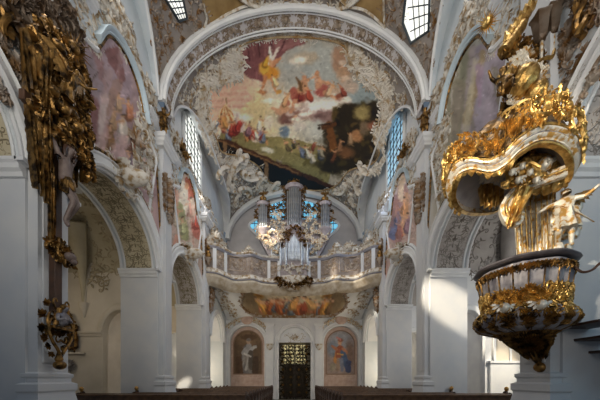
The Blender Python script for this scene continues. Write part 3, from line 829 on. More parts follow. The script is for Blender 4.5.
# dark grove and timber at the right
for (x, y, rx, ry) in ((352,128,24,18),(366,116,16,14),(340,142,18,16),(362,146,20,14),(352,158,20,14),(374,112,10,10),(334,164,16,12),(346,112,12,8)): E(x, y, rx, ry, (62,52,32), .5, 0, 1, wn2)
for i in range(40): x, y = rg.uniform(332,382), rg.uniform(104,168); E(x, y, rg.uniform(2,5), rg.uniform(1.5,3), rg.choice([(92,80,44),(48,38,24),(112,92,52),(78,70,46),(36,28,18)]), .7, rg.uniform(0,3), .8)
PL([(326,122),(331,121),(338,148),(330,152)], (126,84,44)); PL([(321,126),(336,122),(337,126),(322,130)], (104,68,36)); CP((318,125),(332,124),.7,.7,(60,44,30)); E(319,128,1.6,1.6,(70,60,54))
E(362,112,8,7,(150,136,92),.6); E(356,136,6,6,(176,130,92),.5); E(364,128,5,7,(128,110,90),.5); E(346,152,8,6,(128,92,62),.6); E(372,126,5,5,(150,100,80),.6)
FG(340,150,14,(150,110,80)); FG(350,142,13,(170,140,110)); FG(332,160,14,(120,80,56),lean=.3); FG(322,156,12,(160,150,130))
# painted dark gallery rail running down to the right
PL([(216,138),(226,139),(300,171),(340,188),(336,196),(286,196),(258,178),(240,162),(214,154)], (40,26,18))
PL([(216,138),(226,139),(300,171),(340,188),(338,191),(298,175),(224,143),(216,141)], (92,58,34)); PL([(217,139),(300,173),(300,174.5),(217,141)], (150,112,74))
for x, y in ((222,143),(236,149),(264,161)): PL([(x,y),(x+4,y+1.5),(x+5,y+22),(x+.5,y+20)], (140,110,78))
PL([(232,140),(300,168),(306,160),(280,146)], (150,138,92)); E(268,150,7,3,(214,206,186),.5,.3)
cv.warp(3.2, 14); cv.dabs(2600, 2.2, 20, op=.5); cv.warp(1.6, 5); cv.dabs(3000, 1.2, 22, op=.5); cv.tex(30, .2); cv.tex(4, .16)
cv.a = np.clip(np.clip((cv.a-130)*1.38+136, 0, 255)*np.array([1.02,1.0,.95]), 0, 250); g_ = cv.a.mean(2, keepdims=True); cv.a = g_+(cv.a-g_)*.82
mw = ceiling
fresco = painted_poly('ceiling_fresco', FRUV, vaultmap, .02, cv,
    lambda u, v: ((VX+F*5.5*np.cos(v/VR_ARC)/u-OX)*K, (VY-F*(VS+3.95*np.sin(v/VR_ARC)-EZ)/u-OY)*K), 230)
tag(fresco, 'large ceiling painting of clouds, crowd and dark grove, framed by stucco above the organ', 'ceiling painting')
# frame of the fresco
o = Orn(vaultmap, 6, 1.0)
o.stroke(FRUV+FRUV[:2], .045, .02)
struct(o, 'fresco_frame', mat('gilded stucco frame', L((196,176,140)), L((150,110,52)), .5, .2, scale=3), fresco, True)
# ornament of the far vault round the fresco
isf = inpoly(FRUV); vmin, vmax = VR_ARC*.25, VR_ARC*(PI-.25)
def far_free(u, v):
    if isf(u, v) or u < 11.5 or u > 21.2: return False
    t = thopen(u, 16.55)*VR_ARC; return t+.12 < v < PI*VR_ARC-t-.12
def near_edge(u, v):
    return min((u-a)**2+(v-b)**2 for a, b in FRUV)**.5
o = Orn(vaultmap, 8, 1.0)
o.fill(lambda u, v: far_free(u, v), 11.4, 21.2, .3, PI*VR_ARC-.3, .34, .5)
struct(o, 'vault_relief', M_STUC, ceiling, True)
o = Orn(vaultmap, 9, 1.5)   # lively fringe along the frame
r = o.r
for i in range(0, len(FRUV), 1):
    u, v = FRUV[i]; u2, v2 = FRUV[(i+1) % len(FRUV)]; a = math.atan2(v2-v, u2-u); big = (.7 if fpix[i][1] > 136 else 1.0) if fpix[i][1] > 52 else .6
    for q_ in range(3):
        off = r.uniform(-.12, .5)*big if fpix[i][1] < 136 else r.uniform(.3, .6); t = r.random(); cu, cv_ = u+(u2-u)*t + math.sin(a)*off, v+(v2-v)*t - math.cos(a)*off
        if isf(cu, cv_) and off > 0: cu, cv_ = u+(u2-u)*t - math.sin(a)*off, v+(v2-v)*t + math.cos(a)*off
        o.cscroll(cu, cv_, a+r.uniform(-.9,.9), r.uniform(.4,.75)*big, r.choice((1,-1)), .1)
        o.palmette(cu, cv_, r.uniform(0, 6.28), r.uniform(.25,.42)*big, 5)
        if q_ == 0: o.sprig(cu, cv_, r.uniform(0,6), .6*big, r.choice((1,-1)))
struct(o, 'frame_scrolls', mat('white leaf stucco', L((222,216,206)), L((176,150,110)), .6, scale=3, lo=.5, hi=.66), fresco, True)
# great scroll fields either side above the organ
o = Orn(vaultmap, 12, 1.6)
for sgn in (-1, 1):
    for (px, py, a, z, g) in ((236,165,1.0,1.6,1),(250,176,2.2,1.5,-1),(230,182,.3,1.5,1),(246,190,2.6,1.4,1),(226,196,1.4,1.3,-1),(260,184,.4,1.2,1),(222,170,1.8,1.2,1),(240,158,2.9,1.1,-1),(236,200,.8,1.0,1),(274,188,.2,1.2,1)):
        qx = px if sgn < 0 else 2*VX-px
        u, v = pix2vault(qx, py)
        if not far_free(u, v): continue
        o.cscroll(u, v, a if sgn < 0 else PI-a, z, g*sgn, .13, False); o.spiral(u, v, z*.26, 1.4, a, g*sgn, .22); o.palmette(u+.2, v, a+1, z*.4, 7)
struct(o, 'vault_scrolls', mat('white leaf stucco', L((222,216,206)), None), ceiling, True)

# ---------------------------------------------------------------- near vault: ochre fields, brown stucco, oculus windows
def quadfield(pix, name, material, h=.02, n=40):
    poly = [pix2vault(*p) for p in smooth_path(pix, 5, True)]; m = M(); us = [p[0] for p in poly]; vs = [p[1] for p in poly]
    ins = inpoly(poly); st = (max(us)-min(us))/n
    nv = int((max(vs)-min(vs))/st)
    for i in range(n):
        for j in range(nv):
            u, v = min(us)+i*st, min(vs)+j*st
            if ins(u+st/2, v+st/2): m.add([vaultmap(u,v,h),vaultmap(u+st,v,h),vaultmap(u+st,v+st,h),vaultmap(u,v+st,h)], [(0,1,2,3)])
    struct(m, name, material, ceiling, True); return poly
OCH = [[(196,44),(204,30),(222,16),(240,7),(252,2),(246,-10),(206,-10),(204,8),(206,20)], [(346,4),(366,10),(384,26),(394,44),(386,30),(384,12),(380,-10),(340,-10)]]
near_polys = [quadfield(p, 'ochre_field', M_OCHRE) for p in OCH]
def near_free(u, v):
    if u > 10.6 or any(inpoly(q)(u, v) for q in near_polys): return False
    t = thopen(u, 5.9)*VR_ARC; return t+.1 < v < PI*VR_ARC-t-.1
o = Orn(vaultmap, 15, 1.2)
o.fill(near_free, 8.0, 10.6, .3, PI*VR_ARC-.3, .26, .4)
struct(o, 'near_vault_relief', M_STUCB, ceiling, True)
o = Orn(vaultmap, 16, 1.3)
for q in near_polys: o.stroke(q+q[:1], .04, .03)
for pts in ([(236,-6),(250,3),(270,8),(300,4),(330,9),(350,4),(362,-6)],):
    uv = [pix2vault(*p) for p in smooth_path(pts, 5)]; o.stroke(uv, .07, .02)
    for i in range(0, len(uv)-1, 2): o.palmette(uv[i][0], uv[i][1], PI, .3, 5)
struct(o, 'field_border', M_STUC, ceiling, True)
def vault_window(pix, name, bars, seed):
    poly = [pix2vault(*p) for p in pix]
    m = M(); m.prism(poly, vaultmap, .0, .05); w = m.build(name, M_PANEB, None, False); w['kind'] = 'structure'
    o = Orn(vaultmap, seed, 1.2); o.stroke(poly+poly[:1], .05, .04); struct(o, 'window_frame', M_LEAD, w, True)
    o = Orn(vaultmap, seed, 1.0)
    (a, b, c, d) = poly[:4]
    lp = lambda p, q, t: (p[0]+(q[0]-p[0])*t, p[1]+(q[1]-p[1])*t)
    for k in range(1, bars):
        t = k/bars; o.stroke([lp(a, b, t), lp(d, c, t)], .018, .05)
        o.stroke([lp(a, d, t), lp(b, c, t)], .018, .05)
    struct(o, 'window_bars', M_LEAD, w, True)
vault_window([(162,-6),(181,-6),(186,17),(178,20)], 'window_3', 4, 1)
vault_window([(407,-6),(431,-6),(430,30),(412,42),(404,22)], 'window_4', 4, 2)
# ================================================================ clerestory windows of the far bay
def side_window(side, name, pane):
    xc = side*5.6; y0, y1, z0, zt = 13.3, 15.75, 12.6, 15.0
    yc, hw = (y0+y1)/2, (y1-y0)/2
    out = [(y0, z0)] + [(y0, zt)] + [(yc-hw*.72, zt+.02), (yc-hw*.72+.05, zt+.42)] + [(yc+hw*.5*math.cos(t), zt+.5+.5*math.sin(t)) for t in [PI*(1-i/10) for i in range(11)]] + [(yc+hw*.72-.05, zt+.42), (yc+hw*.72, zt+.02), (y1, zt), (y1, z0)]
    mp = lambda u, v, h: Vector((side*(5.6-h), u, v))
    m = M(); m.prism(out, mp, .0, .04); w = m.build(name, pane, None, False); w['kind'] = 'structure'
    m = M(); m.tube([mp(u, v, .06) for u, v in out+out[:1]], .09, 6); struct(m, 'window_frame', M_WHITE, w)
    m = M(); ins = inpoly(out)
    for k in range(1, 5):
        y = y0+(y1-y0)*k/5; top = zt if abs(y-yc) > hw*.7 else zt+.5+.5*math.sqrt(max(0, 1-((y-yc)/(hw*.5))**2)) if abs(y-yc) < hw*.5 else zt+.4
        m.box(side*5.57, side*5.53, y-.02, y+.02, z0, top)
    z = z0+.45
    while z < zt+.9:
        s_ = hw if z < zt else hw*.6 if z < zt+.5 else hw*.4
        m.box(side*5.57, side*5.53, yc-s_, yc+s_, z-.018, z+.018); z += .42
    struct(m, 'window_bars', M_LEAD, w)
side_window(-1, 'window_1', M_PANEB); side_window(1, 'window_2', M_PANE)

# ================================================================ painted wall panels with frames
TOPP = [(-1.0,10.2),(-.96,10.45),(-.78,10.62),(-.66,10.75),(-.55,11.15),(-.42,11.7),(-.25,11.98),(0,12.12),(.25,11.98),(.42,11.7),(.55,11.15),(.66,10.75),(.78,10.62),(.96,10.45),(1.0,10.2)]
def panel_outline(ya, yb):
    yc, hw = (ya+yb)/2, (yb-ya)/2-.22
    top = smooth_path([(yc+a*hw, z) for a, z in TOPP], 4)
    bot = [arcpt(ya, yb, t, grow=.42) for t in [PI-.42-(PI-.84)*i/24 for i in range(25)]]
    return top, bot, yc, hw
def pix_cmap(side, ox, oy, k):
    return lambda u, v: ((VX+F*side*W/u-ox)*k, (VY-F*(v-EZ)/u-oy)*k)
def wall_canvas(x0, y0, w, h, k, base, seed): return Canvas(int(w*k), int(h*k), base, seed)
def streaks(c, rg, n, cols, y0=0):
    for i in range(n):
        x = rg.uniform(0, c.w); y = rg.uniform(y0, c.h); l = rg.uniform(.15, .45)*c.h
        c.cap((x, y), (x+rg.uniform(-.12,.12)*c.w, y+l), rg.uniform(.02,.07)*c.w, rg.uniform(.01,.04)*c.w, rg.choice(cols), rg.uniform(.4,.9), 3)
def make_panel(side, ya, yb, canvas, ox, oy, k, label):
    top, bot, yc, hw = panel_outline(ya, yb); poly = top+bot; mp = wallmap(side)
    p = painted_poly('wall_painting', poly, mp, .03, canvas, pix_cmap(side, ox, oy, k), 90, None, False)
    tag(p, label, 'wall painting', 'painted panels over the arcade')
    m = M(); m.tube([mp(u, v, .05) for u, v in poly+poly[:1]], .04, 6); m.build('gilded_frame', M_DGOLD, p)
    # white arched cornice following the top
    m = M(); fr = []
    for i, (u, v) in enumerate(top):
        a, b = top[max(i-1,0)], top[min(i+1,len(top)-1)]; d = Vector((0, b[0]-a[0], b[1]-a[1])).normalized(); n_ = Vector((0, -d.z, d.y))
        fr.append((mp(u, v, 0), n_, Vector((-side, 0, 0))))
    fr2 = [f for f, (u, v) in zip(fr, top) if v > 11.0]
    m.sweep([(.04,0),(.04,.08),(.06,.11),(.1,.11),(.13,.16),(.18,.2),(.21,.2),(.22,.15),(.22,0)], fr2); m.build('arched_cornice', M_BLUE, p)
    side_pts = [q_ for q_ in poly if q_[1] < 11.2 and abs(q_[0]-yc) > hw*.62]
    for s_ in (-1, 1):
        m = M(); m.tube([mp(u, v, .03) for u, v in sorted([q_ for q_ in side_pts if (q_[0]-yc)*s_ > 0], key=lambda q_: q_[1])], .07, 6); m.build('side_moulding', M_WHITE, p)
    return p, poly
rg = random.Random(11)
# left near panel
c = wall_canvas(70, 30, 90, 175, 2, (158,136,138), 21)
q = lambda x, y: ((x-70)*2, (y-30)*2)
c.ell(*q(110,70), 60, 90, (164,146,154), .9); c.ell(*q(84,80), 40, 70, (150,136,142), .8)
c.poly([q(86,88),q(92,94),q(103,122),q(104,140),q(92,134),q(86,118)], (96,48,50)); c.poly([q(97,112),q(103,128),q(104,140),q(100,138)], (206,190,180))
c.cap(q(88,84), q(103,64), 1.4, 1, (74,56,44)); c.cap(q(84,86), q(91,84), 2, 1.5, (60,52,40))
c.poly([q(104,50),q(118,46),q(126,80),q(120,84),q(108,62)], (132,96,96))
for (x, y, h, rb) in ((112,128,26,(170,140,110)),(122,140,30,(196,186,176)),(128,118,22,(176,120,90)),(134,150,30,(150,100,80)),(118,108,18,(190,160,130)),(140,166,28,(190,170,160)),(110,146,26,(120,90,60)),(128,170,24,(120,110,120)),(104,136,22,(150,90,70))): c.figure(*q(x,y), h*2, rb, rng=rg)
streaks(c, rg, 26, [(176,150,148),(140,108,108),(196,180,176),(150,118,100)])
c.warp(4,16); c.dabs(900,3,20,op=.5); c.warp(2,6); c.dabs(900,1.6,22,op=.5); c.tex(14,.25); c.a = np.clip((c.a-130)*1.15+136,0,250)
pl1, poly_l1 = make_panel(-1, 6.45, 10.7, c, 70, 30, 2, 'mauve wall painting with dark red drapery between crucifix and nearest left pier')
# right near panel
c = wall_canvas(432, 30, 90, 175, 2, (150,150,144), 22); q = lambda x, y: ((x-432)*2, (y-30)*2)
for (x, w_, col) in ((446,5,(132,128,108)),(452,4,(160,156,140)),(458,5,(122,122,104)),(465,5,(154,144,146)),(472,6,(140,132,146)),(480,7,(158,150,164)),(489,7,(166,156,168)),(498,8,(150,140,150))):
    c.cap(q(x+10,50), q(x-6,210), w_*2, w_*2.4, col, .9, 6)
c.cap(q(484,52), q(468,120), 6, 10, (150,132,96), .8, 5); c.cap(q(476,60), q(462,170), 5, 8, (186,180,160), .7, 5)
for (x, y, h, rb) in ((462,180,30,(150,130,140)),(450,190,26,(190,176,160)),(474,168,30,(130,110,130)),(456,160,24,(170,150,110)),(480,190,26,(140,110,100))): c.figure(*q(x,y), h*2, rb, rng=rg)
streaks(c, rg, 26, [(170,170,158),(126,120,104),(160,140,160),(186,180,176)])
c.warp(4,16); c.dabs(900,3,20,op=.5); c.warp(2,6); c.dabs(900,1.6,22,op=.5); c.tex(14,.25); c.a = np.clip((c.a-130)*1.15+136,0,250)
pr1, poly_r1 = make_panel(1, 6.45, 10.7, c, 432, 30, 2, 'grey green wall painting in vertical streaks behind the pulpit canopy')
# left far panel
c = wall_canvas(165, 165, 45, 95, 3, (180,160,148), 23); q = lambda x, y: ((x-165)*3, (y-165)*3)
c.ell(*q(180,198), 26, 60, (206,196,180), .7); c.cap(q(182,184), q(180,222), 10, 14, (216,206,190)); c.cap(q(178,206), q(184,236), 12, 14, (140,142,100), .9)
c.cap(q(192,190), q(198,232), 16, 20, (178,112,98)); c.cap(q(188,180), q(196,202), 10, 12, (166,96,74)); c.ell(*q(186,186), 7, 9, (196,150,116), .4)
for (x, y, h, rb) in ((190,214,20,(196,130,110)),(196,226,20,(186,90,76)),(182,232,18,(170,170,130)),(176,224,18,(200,186,166)),(199,206,16,(150,96,70))): c.figure(*q(x,y), h*3, rb, rng=rg)
streaks(c, rg, 14, [(200,150,130),(150,90,76),(216,204,190)]); c.warp(4,16); c.dabs(900,3,20,op=.5); c.warp(2,6); c.dabs(900,1.6,22,op=.5); c.tex(14,.25); c.a = np.clip((c.a-130)*1.15+136,0,250)
pl2, poly_l2 = make_panel(-1, 11.75, 15.75, c, 165, 165, 3, 'rose and cream wall painting above the second left arch')
# right far panel
c = wall_canvas(380, 165, 45, 95, 3, (176,156,148), 24); q = lambda x, y: ((x-380)*3, (y-165)*3)
c.ell(*q(402,190), 30, 50, (192,178,176), .8); c.cap(q(404,188), q(396,236), 16, 22, (168,134,128)); c.cap(q(398,206), q(393,236), 9, 12, (104,110,140)); c.cap(q(408,196), q(404,232), 10, 12, (190,150,120)); c.cap(q(404,178), q(400,200), 8, 9, (206,184,160))
for (x, y, h, rb) in ((398,222,20,(110,116,150)),(405,214,20,(200,150,110)),(400,236,18,(180,110,90)),(394,214,18,(190,160,140)),(408,230,20,(150,120,130))): c.figure(*q(x,y), h*3, rb, rng=rg)
streaks(c, rg, 14, [(196,170,160),(140,110,110),(176,130,120)]); c.warp(4,16); c.dabs(900,3,20,op=.5); c.warp(2,6); c.dabs(900,1.6,22,op=.5); c.tex(14,.25); c.a = np.clip((c.a-130)*1.15+136,0,250)
pr2, poly_r2 = make_panel(1, 11.75, 15.75, c, 380, 165, 3, 'rose wall painting with a blue robed figure above the second right arch')

# ---------------------------------------------------------------- wall relief around the panels
for side, wl, polys in ((-1, wall_l, (poly_l1, poly_l2)), (1, wall_r, (poly_r1, poly_r2))):
    for bi, (poly, (ya, yb)) in enumerate(zip(polys, ARCHES[1:])):
        mp = wallmap(side); ins = inpoly(poly); yc = (ya+yb)/2; hw = (yb-ya)/2
        def free(u, v):
            if ins(u, v): return False
            dy = (u-yc)/(hw+.4)
            if abs(dy) < 1 and v < SPR+(RISE+.4)*math.sqrt(1-dy*dy): return False
            return not (abs(u-yc) < hw*.8 and v > 12.4) 
        o = Orn(mp, 40+bi*2+side, 1.2)
        # dense leafy frame along the panel border
        P_ = poly
        for i in range(0, len(P_), 2):
            u, v = P_[i]; u2, v2 = P_[(i+1) % len(P_)]; a = math.atan2(v2-v, u2-u)
            if v > 11.0 and abs(u-yc) < hw*.5: continue
            s = 1 if o.r.random() < .5 else -1
            o.cscroll(u+o.r.uniform(-.1,.1), v, a+o.r.uniform(-.4,.4), o.r.uniform(.25,.42), s, .1); o.palmette(u, v, o.r.uniform(0, 6.28), o.r.uniform(.14,.25), 5)
        o.fill(free, ya-.1, yb+.1, 7.2, 12.6, .27, .38)
        struct(o, 'wall_relief', M_STUC, wl, True)
        o = Orn(mp, 60+bi*2+side, 2.2)   # keystone cartouche over the arch
        z = SPR+RISE+.25
        o.shell(yc, z, PI/2, .55, 9); o.dot(yc, z, .3, .1, 10)
        for s in (-1, 1): o.cscroll(yc+s*.45, z+.1, s*1.1+PI/2, .75, -s, .1); o.cscroll(yc+s*.25, z-.2, PI/2, .6, s, .1); o.palmette(yc+s*.5, z-.25, PI/2+s*1.5, .4, 5)
        ob = o.build('arch_cartouche', M_STUC)
        tag(ob, ('white shell cartouche crowning the %s %s arch' % (('nearest', 'second')[bi], 'left' if side < 0 else 'right')), 'cartouche', 'cartouches on the arches')
    # strips of gilded ornament up the pilasters, capitals and ledge
    for pi_, (ya, yb) in enumerate(PIERS):
        mp = wallmap(side, 5.3); yc = ya+.42
        if pi_ > 0:
            o = Orn(mp, 80+pi_+side, 1.5)
            for v, z in ((8.7,.4),(8.9,.45),(9.1,.5),(9.3,.5),(9.5,.55),(9.7,.55),(9.9,.5)):
                for s in (-1, 1): o.cscroll(yc+s*.2, v, s*.9+PI/2, z, s, .11); o.palmette(yc+s*.25, v, -PI/2+s*1.1, z*.6, 5)
                o.dot(yc, v, .12, .05)
            o.palmette(yc, 8.6, -PI/2, .5, 7)
            tag(o.build('gilded_capital', M_STUCB), 'gilt leaf capital on the %s %s nave pilaster' % (('nearest', 'second', 'third')[pi_], 'left' if side < 0 else 'right'), 'capital', 'pilaster capitals')
        m = M()
        prof = [(0,0),(.03,0),(.06,.06),(.12,.12),(.14,.2),(.18,.24),(.18,.4),(0,.4)]
        x0, x1 = side*5.25, side*W; ZB = 11.0
        cs = [(Vector((x1, ya-.1, ZB)), Vector((0, -1, 0)), Vector((0,0,1))), (Vector((x0, ya-.1, ZB)), Vector((-side, -1, 0)), Vector((0,0,1))), (Vector((x0, ya+.75, ZB)), Vector((-side, 1, 0)), Vector((0,0,1))), (Vector((x1, ya+.75, ZB)), Vector((0, 1, 0)), Vector((0,0,1)))]
        m.sweep(prof, cs); m.box(x0, x1, ya-.1, ya+.75, ZB, ZB+.4); struct(m, 'cornice_block', M_PIER, wl)
    # long ledge in between, broken by the arched panel heads
    for ya, yb in ARCHES[1:]:
        yc, hw = (ya+yb)/2, (yb-ya)/2
        for a, b in ((ya-.1, yc-hw*.62), (yc+hw*.62, yb+.1)):
            m = M(); m.sweep([(0,0),(.03,0),(.06,.08),(.12,.14),(.14,.2),(.18,.24),(.18,.34),(0,.34)], [(Vector((side*W, a, 11.55)), Vector((-side,0,0)), Vector((0,0,1))), (Vector((side*W, b, 11.55)), Vector((-side,0,0)), Vector((0,0,1)))]); struct(m, 'cornice', M_PIER, wl)
    m = M(); m.sweep([(0,0),(.05,0),(.1,.1),(.2,.2),(.22,.3),(0,.3)], [(Vector((side*W, 16.7, 12.0)), Vector((-side,0,0)), Vector((0,0,1))), (Vector((side*W, WEST, 12.0)), Vector((-side,0,0)), Vector((0,0,1)))]); struct(m, 'cornice', M_PIER, wl)
    # ornament bursting over the ledge beneath the far window and round the panel heads
    o = Orn(wallmap(side, 5.45), 95+side, 1.7)
    for u in np.arange(11.9, 17.2, .2):
        v = 12.1+.35*math.sin((u-11.7)*1.4)+o.r.uniform(0,.5)
        o.cscroll(u, v, o.r.uniform(0, 6), .5, o.r.choice((1,-1)), .1); o.palmette(u, v+.1, PI/2+o.r.uniform(-.9,.9), .34, 5); o.sprig(u, v, PI/2+o.r.uniform(-1,1), .45, o.r.choice((1,-1)))
    for u in np.arange(16.9, 21.2, .25):
        v = 10.6+o.r.uniform(0, 1.8); o.cscroll(u, v, o.r.uniform(0, 6), .7, 1, .1); o.palmette(u, v, PI/2, .45, 5)
    struct(o, 'ledge_relief', M_STUC, wl, True)
    # ornament of the upper near wall, beside the white vault rib
    o = Orn(wallmap(side, 5.5), 105+side, 1.5)
    for (u, v) in [(8.0+.35*k+o.r.uniform(-.2,.2), 12.75+.5*math.sin(k)) for k in range(7)]*2 + [(9.6+o.r.uniform(-.3,.5), 9.2+.4*k) for k in range(9)]*2 + [(9.9+o.r.uniform(-.2,.3), 8.6+.5*k) for k in range(7)] + [(o.r.uniform(6.6,9.6), 12.3+o.r.uniform(0,.8)) for k in range(16)]:
        o.cscroll(u, v, o.r.uniform(0, 6), .6, o.r.choice((1,-1)), .1); o.palmette(u, v, o.r.uniform(0,6), .4, 5); o.sprig(u, v, o.r.uniform(0,6), .6, 1)
    struct(o, 'upper_relief', M_STUC, wl, True)
# ================================================================ organ gallery
half = [(0,17.9),(1.2,17.85),(2.1,17.65),(2.7,17.15),(3.3,17.25),(3.95,17.2),(4.4,16.6),(4.75,16.15),(5.28,15.95)]
gpath = smooth_path([(-x, y) for x, y in half[::-1]] + half[1:], 6)
def gnorm(i):
    a, b = gpath[max(i-1,0)], gpath[min(i+1,len(gpath)-1)]; dx, dy = b[0]-a[0], b[1]-a[1]; l = math.hypot(dx, dy); return Vector((dy/l, -dx/l, 0))
glen = [0]
for i in range(1, len(gpath)): glen.append(glen[-1]+math.hypot(gpath[i][0]-gpath[i-1][0], gpath[i][1]-gpath[i-1][1]))
def gmap(u, v, h):
    import bisect
    i = max(0, min(bisect.bisect(glen, u)-1, len(gpath)-2)); t = (u-glen[i])/(glen[i+1]-glen[i])
    n = gnorm(i).lerp(gnorm(i+1), t).normalized(); p = Vector((gpath[i][0]+(gpath[i+1][0]-gpath[i][0])*t, gpath[i][1]+(gpath[i+1][1]-gpath[i][1])*t, v))
    return p + n*h
def gsweep(name, prof, material, parent):
    m = M(); m.sweep(prof, [(Vector((x, y, 0)), gnorm(i), Vector((0,0,1))) for i, (x, y) in enumerate(gpath)]); return m.build(name, material, parent)
gal = empty('organ_gallery', (0, 17.9, 8.1), 'white curving organ gallery with relief panels across the west end', 'gallery')
gsweep('balustrade', [(0,8.1),(0,9.8),(-.2,9.8),(-.2,8.1)], mat('gallery panel', L((148,138,132)), L((126,112,102)), .6, scale=3), gal)
gsweep('top_rail', [(-.24,9.74),(.04,9.74),(.07,9.78),(.09,9.8),(.09,9.87),(-.28,9.87),(-.28,9.8)], M_STUC, gal)
gsweep('rail_moulding', [(0,9.54),(.05,9.56),(.07,9.66),(.05,9.74),(0,9.74)], M_GREYRAIL, gal)
gsweep('base_moulding', [(0,8.1),(.1,8.1),(.13,8.16),(.08,8.22),(.05,8.3),(.06,8.33),(.06,8.38),(0,8.4)], M_STUC, gal)
gsweep('base_line', [(.0,8.02),(.1,8.02),(.1,8.1),(0,8.1)], M_GREYRAIL, gal)
gsweep('cove', [(.06,8.02),(.1,7.92),(.06,7.84),(-.06,7.72),(-.1,7.6),(-.2,7.5),(-.5,7.42),(-.5,8.02)], mat('gallery cove', L((206,198,184)), L((176,160,136)), .6, scale=3), gal)
o = Orn(gmap, 50, .8)
TL = glen[-1]
for k in range(0, 60):
    u = .3+(TL-.6)*k/59; o.shell(u, 8.18, PI/2, .1, 4); o.dot(u, 7.9, .05)
tag(o.build('cove_beading', M_STUC, gal), kind='stuff')
# pilasters and relief panels between them
pil_u = []
for X in (-4.85,-4.3,-1.75,-.95,.95,1.75,4.3,4.85):
    i = min(range(len(gpath)), key=lambda j: abs(gpath[j][0]-X)); pil_u.append(glen[i])
for u in pil_u:
    m = M(); m.prism([(u-.1,8.38),(u+.1,8.38),(u+.1,9.58),(u-.1,9.58)], gmap, -.02, .07); m.build('pilaster', M_PIER, gal, False)
edges = [0.05]+pil_u+[TL-.05]; seed = 51
for a, b in zip(edges[:-1], edges[1:]):
    if b-a < .5: continue
    nb = 2 if b-a > 2 else 1
    for q in range(nb):
        a2, b2 = a+.17+(b-a-.2)*q/nb, a+(b-a-.2)*(q+1)/nb
        o = Orn(gmap, seed, .9); seed += 1; c = (a2+b2)/2
        o.stroke([(a2,8.62),(b2,8.62),(b2,9.5),(a2,9.5),(a2,8.62)], .03)
        for s in (-1, 1):
            for v in (8.8, 9.05, 9.3):
                o.cscroll(c+s*(b2-a2)*.28, v, s*.8+v, .36, s, .1); o.sprig(c+s*.1, v, (PI/2 if s > 0 else PI/2)-s*1.0, .4, s)
        o.palmette(c, 8.9, PI/2, .4, 7); o.dot(c, 9.1, .12, .03); o.spiral(c-.2, 9.3, .12, 1.2, 0); o.spiral(c+.2, 9.3, .12, 1.2, PI, -1)
        o.build('relief_panel', mat('gallery relief', L((178,168,158)), L((132,106,76)), .6, scale=4), gal)
# gallery floor and painted coved ceiling beneath it
m = M(); k = len(gpath)
vs = [(x, y, 8.0) for x, y in gpath] + [(x, WEST, 8.0) for x, y in gpath]
m.add(vs, [(i, i+1, k+i+1, k+i) for i in range(k-1)]); m.build('gallery_floor', M_DWOOD, gal, False)
def under(u, v, h=0):   # u = X, v = 0 (front) .. 1 (west wall)
    v = max(0.0, min(1.0, v))
    i = min(range(k), key=lambda j: abs(gpath[j][0]-u)); y0 = gpath[i][1]+.35
    y = y0+(WEST-.02-y0)*v; z = 7.62-.95*v**2.2-.25*(abs(u)/5.3)**3*v
    return Vector((u, y, z-h))
m = M(); m.grid(lambda a, b: under(-5.4+10.8*a, b), 60, 14); m.build('under_vault', M_WHITE, gal)
UF = [(-3.7,.35),(-3.2,.08),(-1.6,.05),(0,.02),(1.6,.05),(3.2,.08),(3.7,.35),(3.9,.66),(3.1,.93),(1.4,.97),(0,.98),(-1.4,.97),(-3.1,.93),(-3.9,.66)]
UFp = smooth_path(UF, 4, True)
c = Canvas(330, 120, (150,140,118), 31); rg = random.Random(9)
c.ell(165, 40, 90, 40, (186,172,146), .9); c.ell(165, 100, 170, 26, (108,86,60), .9); c.ell(40, 50, 34, 40, (92,78,58), .8); c.ell(290, 50, 34, 40, (104,88,66), .8)
c.ell(62, 34, 14, 14, (150,110,50), .4); c.ell(62,34,8,8,(112,76,34),.4); c.ell(262, 34, 14, 14, (150,110,50), .4); c.ell(262,34,8,8,(112,76,34),.4)
for i in range(22):
    x = 60+i*10+rg.uniform(-6,6); c.figure(x, 104+rg.uniform(-10,6), rg.uniform(44,74), rg.choice([(160,92,52),(140,70,50),(180,156,120),(96,104,112),(190,140,70),(110,84,60),(186,120,90)]), rng=rg, lean=rg.uniform(-.3,.3))
c.figure(160, 84, 70, (196,146,84), rng=rg, lean=.2); c.figure(222, 84, 66, (190,150,100), rng=rg, lean=-.3)
c.warp(5,16); c.dabs(1200,2.6,22,op=.5); c.tex(20,.3); c.a = np.clip(c.a*1.2,0,255)
uf = painted_poly('gallery_ceiling_painting', UFp, under, .02, c, lambda u, v: ((u+4)/8*330, (v)*120), 120)
tag(uf, 'warm toned painting of robed figures on the ceiling under the organ gallery', 'ceiling painting')
o = Orn(lambda u, v, h: under(u, v/3.2, h), 61, 1.2); q = [(u, v*3.2) for u, v in UFp]
o.stroke(q+q[:1], .08, .03)
for i in range(0, len(q), 2): o.cscroll(q[i][0], q[i][1], o.r.uniform(0,6), .4, 1, .12); o.palmette(q[i][0], q[i][1], o.r.uniform(0,6), .2, 5)
o.build('painting_frame', M_STUCB, uf)
for s in (-1, 1):
    o = Orn(lambda u, v, h: under(u, v/3.2, h), 62+s, 1.2)
    for (u, v, z) in ((4.6,.5,.6),(4.8,1.2,.7),(4.9,2.0,.8),(4.7,2.7,.7),(4.3,.3,.5),(5.0,1.6,.6)): o.cscroll(s*u, v, o.r.uniform(0,6), z, s, .1); o.palmette(s*u, v, o.r.uniform(0,6), z*.5, 5); o.sprig(s*u, v, o.r.uniform(0,6), z, s)
    o.build('under_vault_relief', M_STUC, gal)
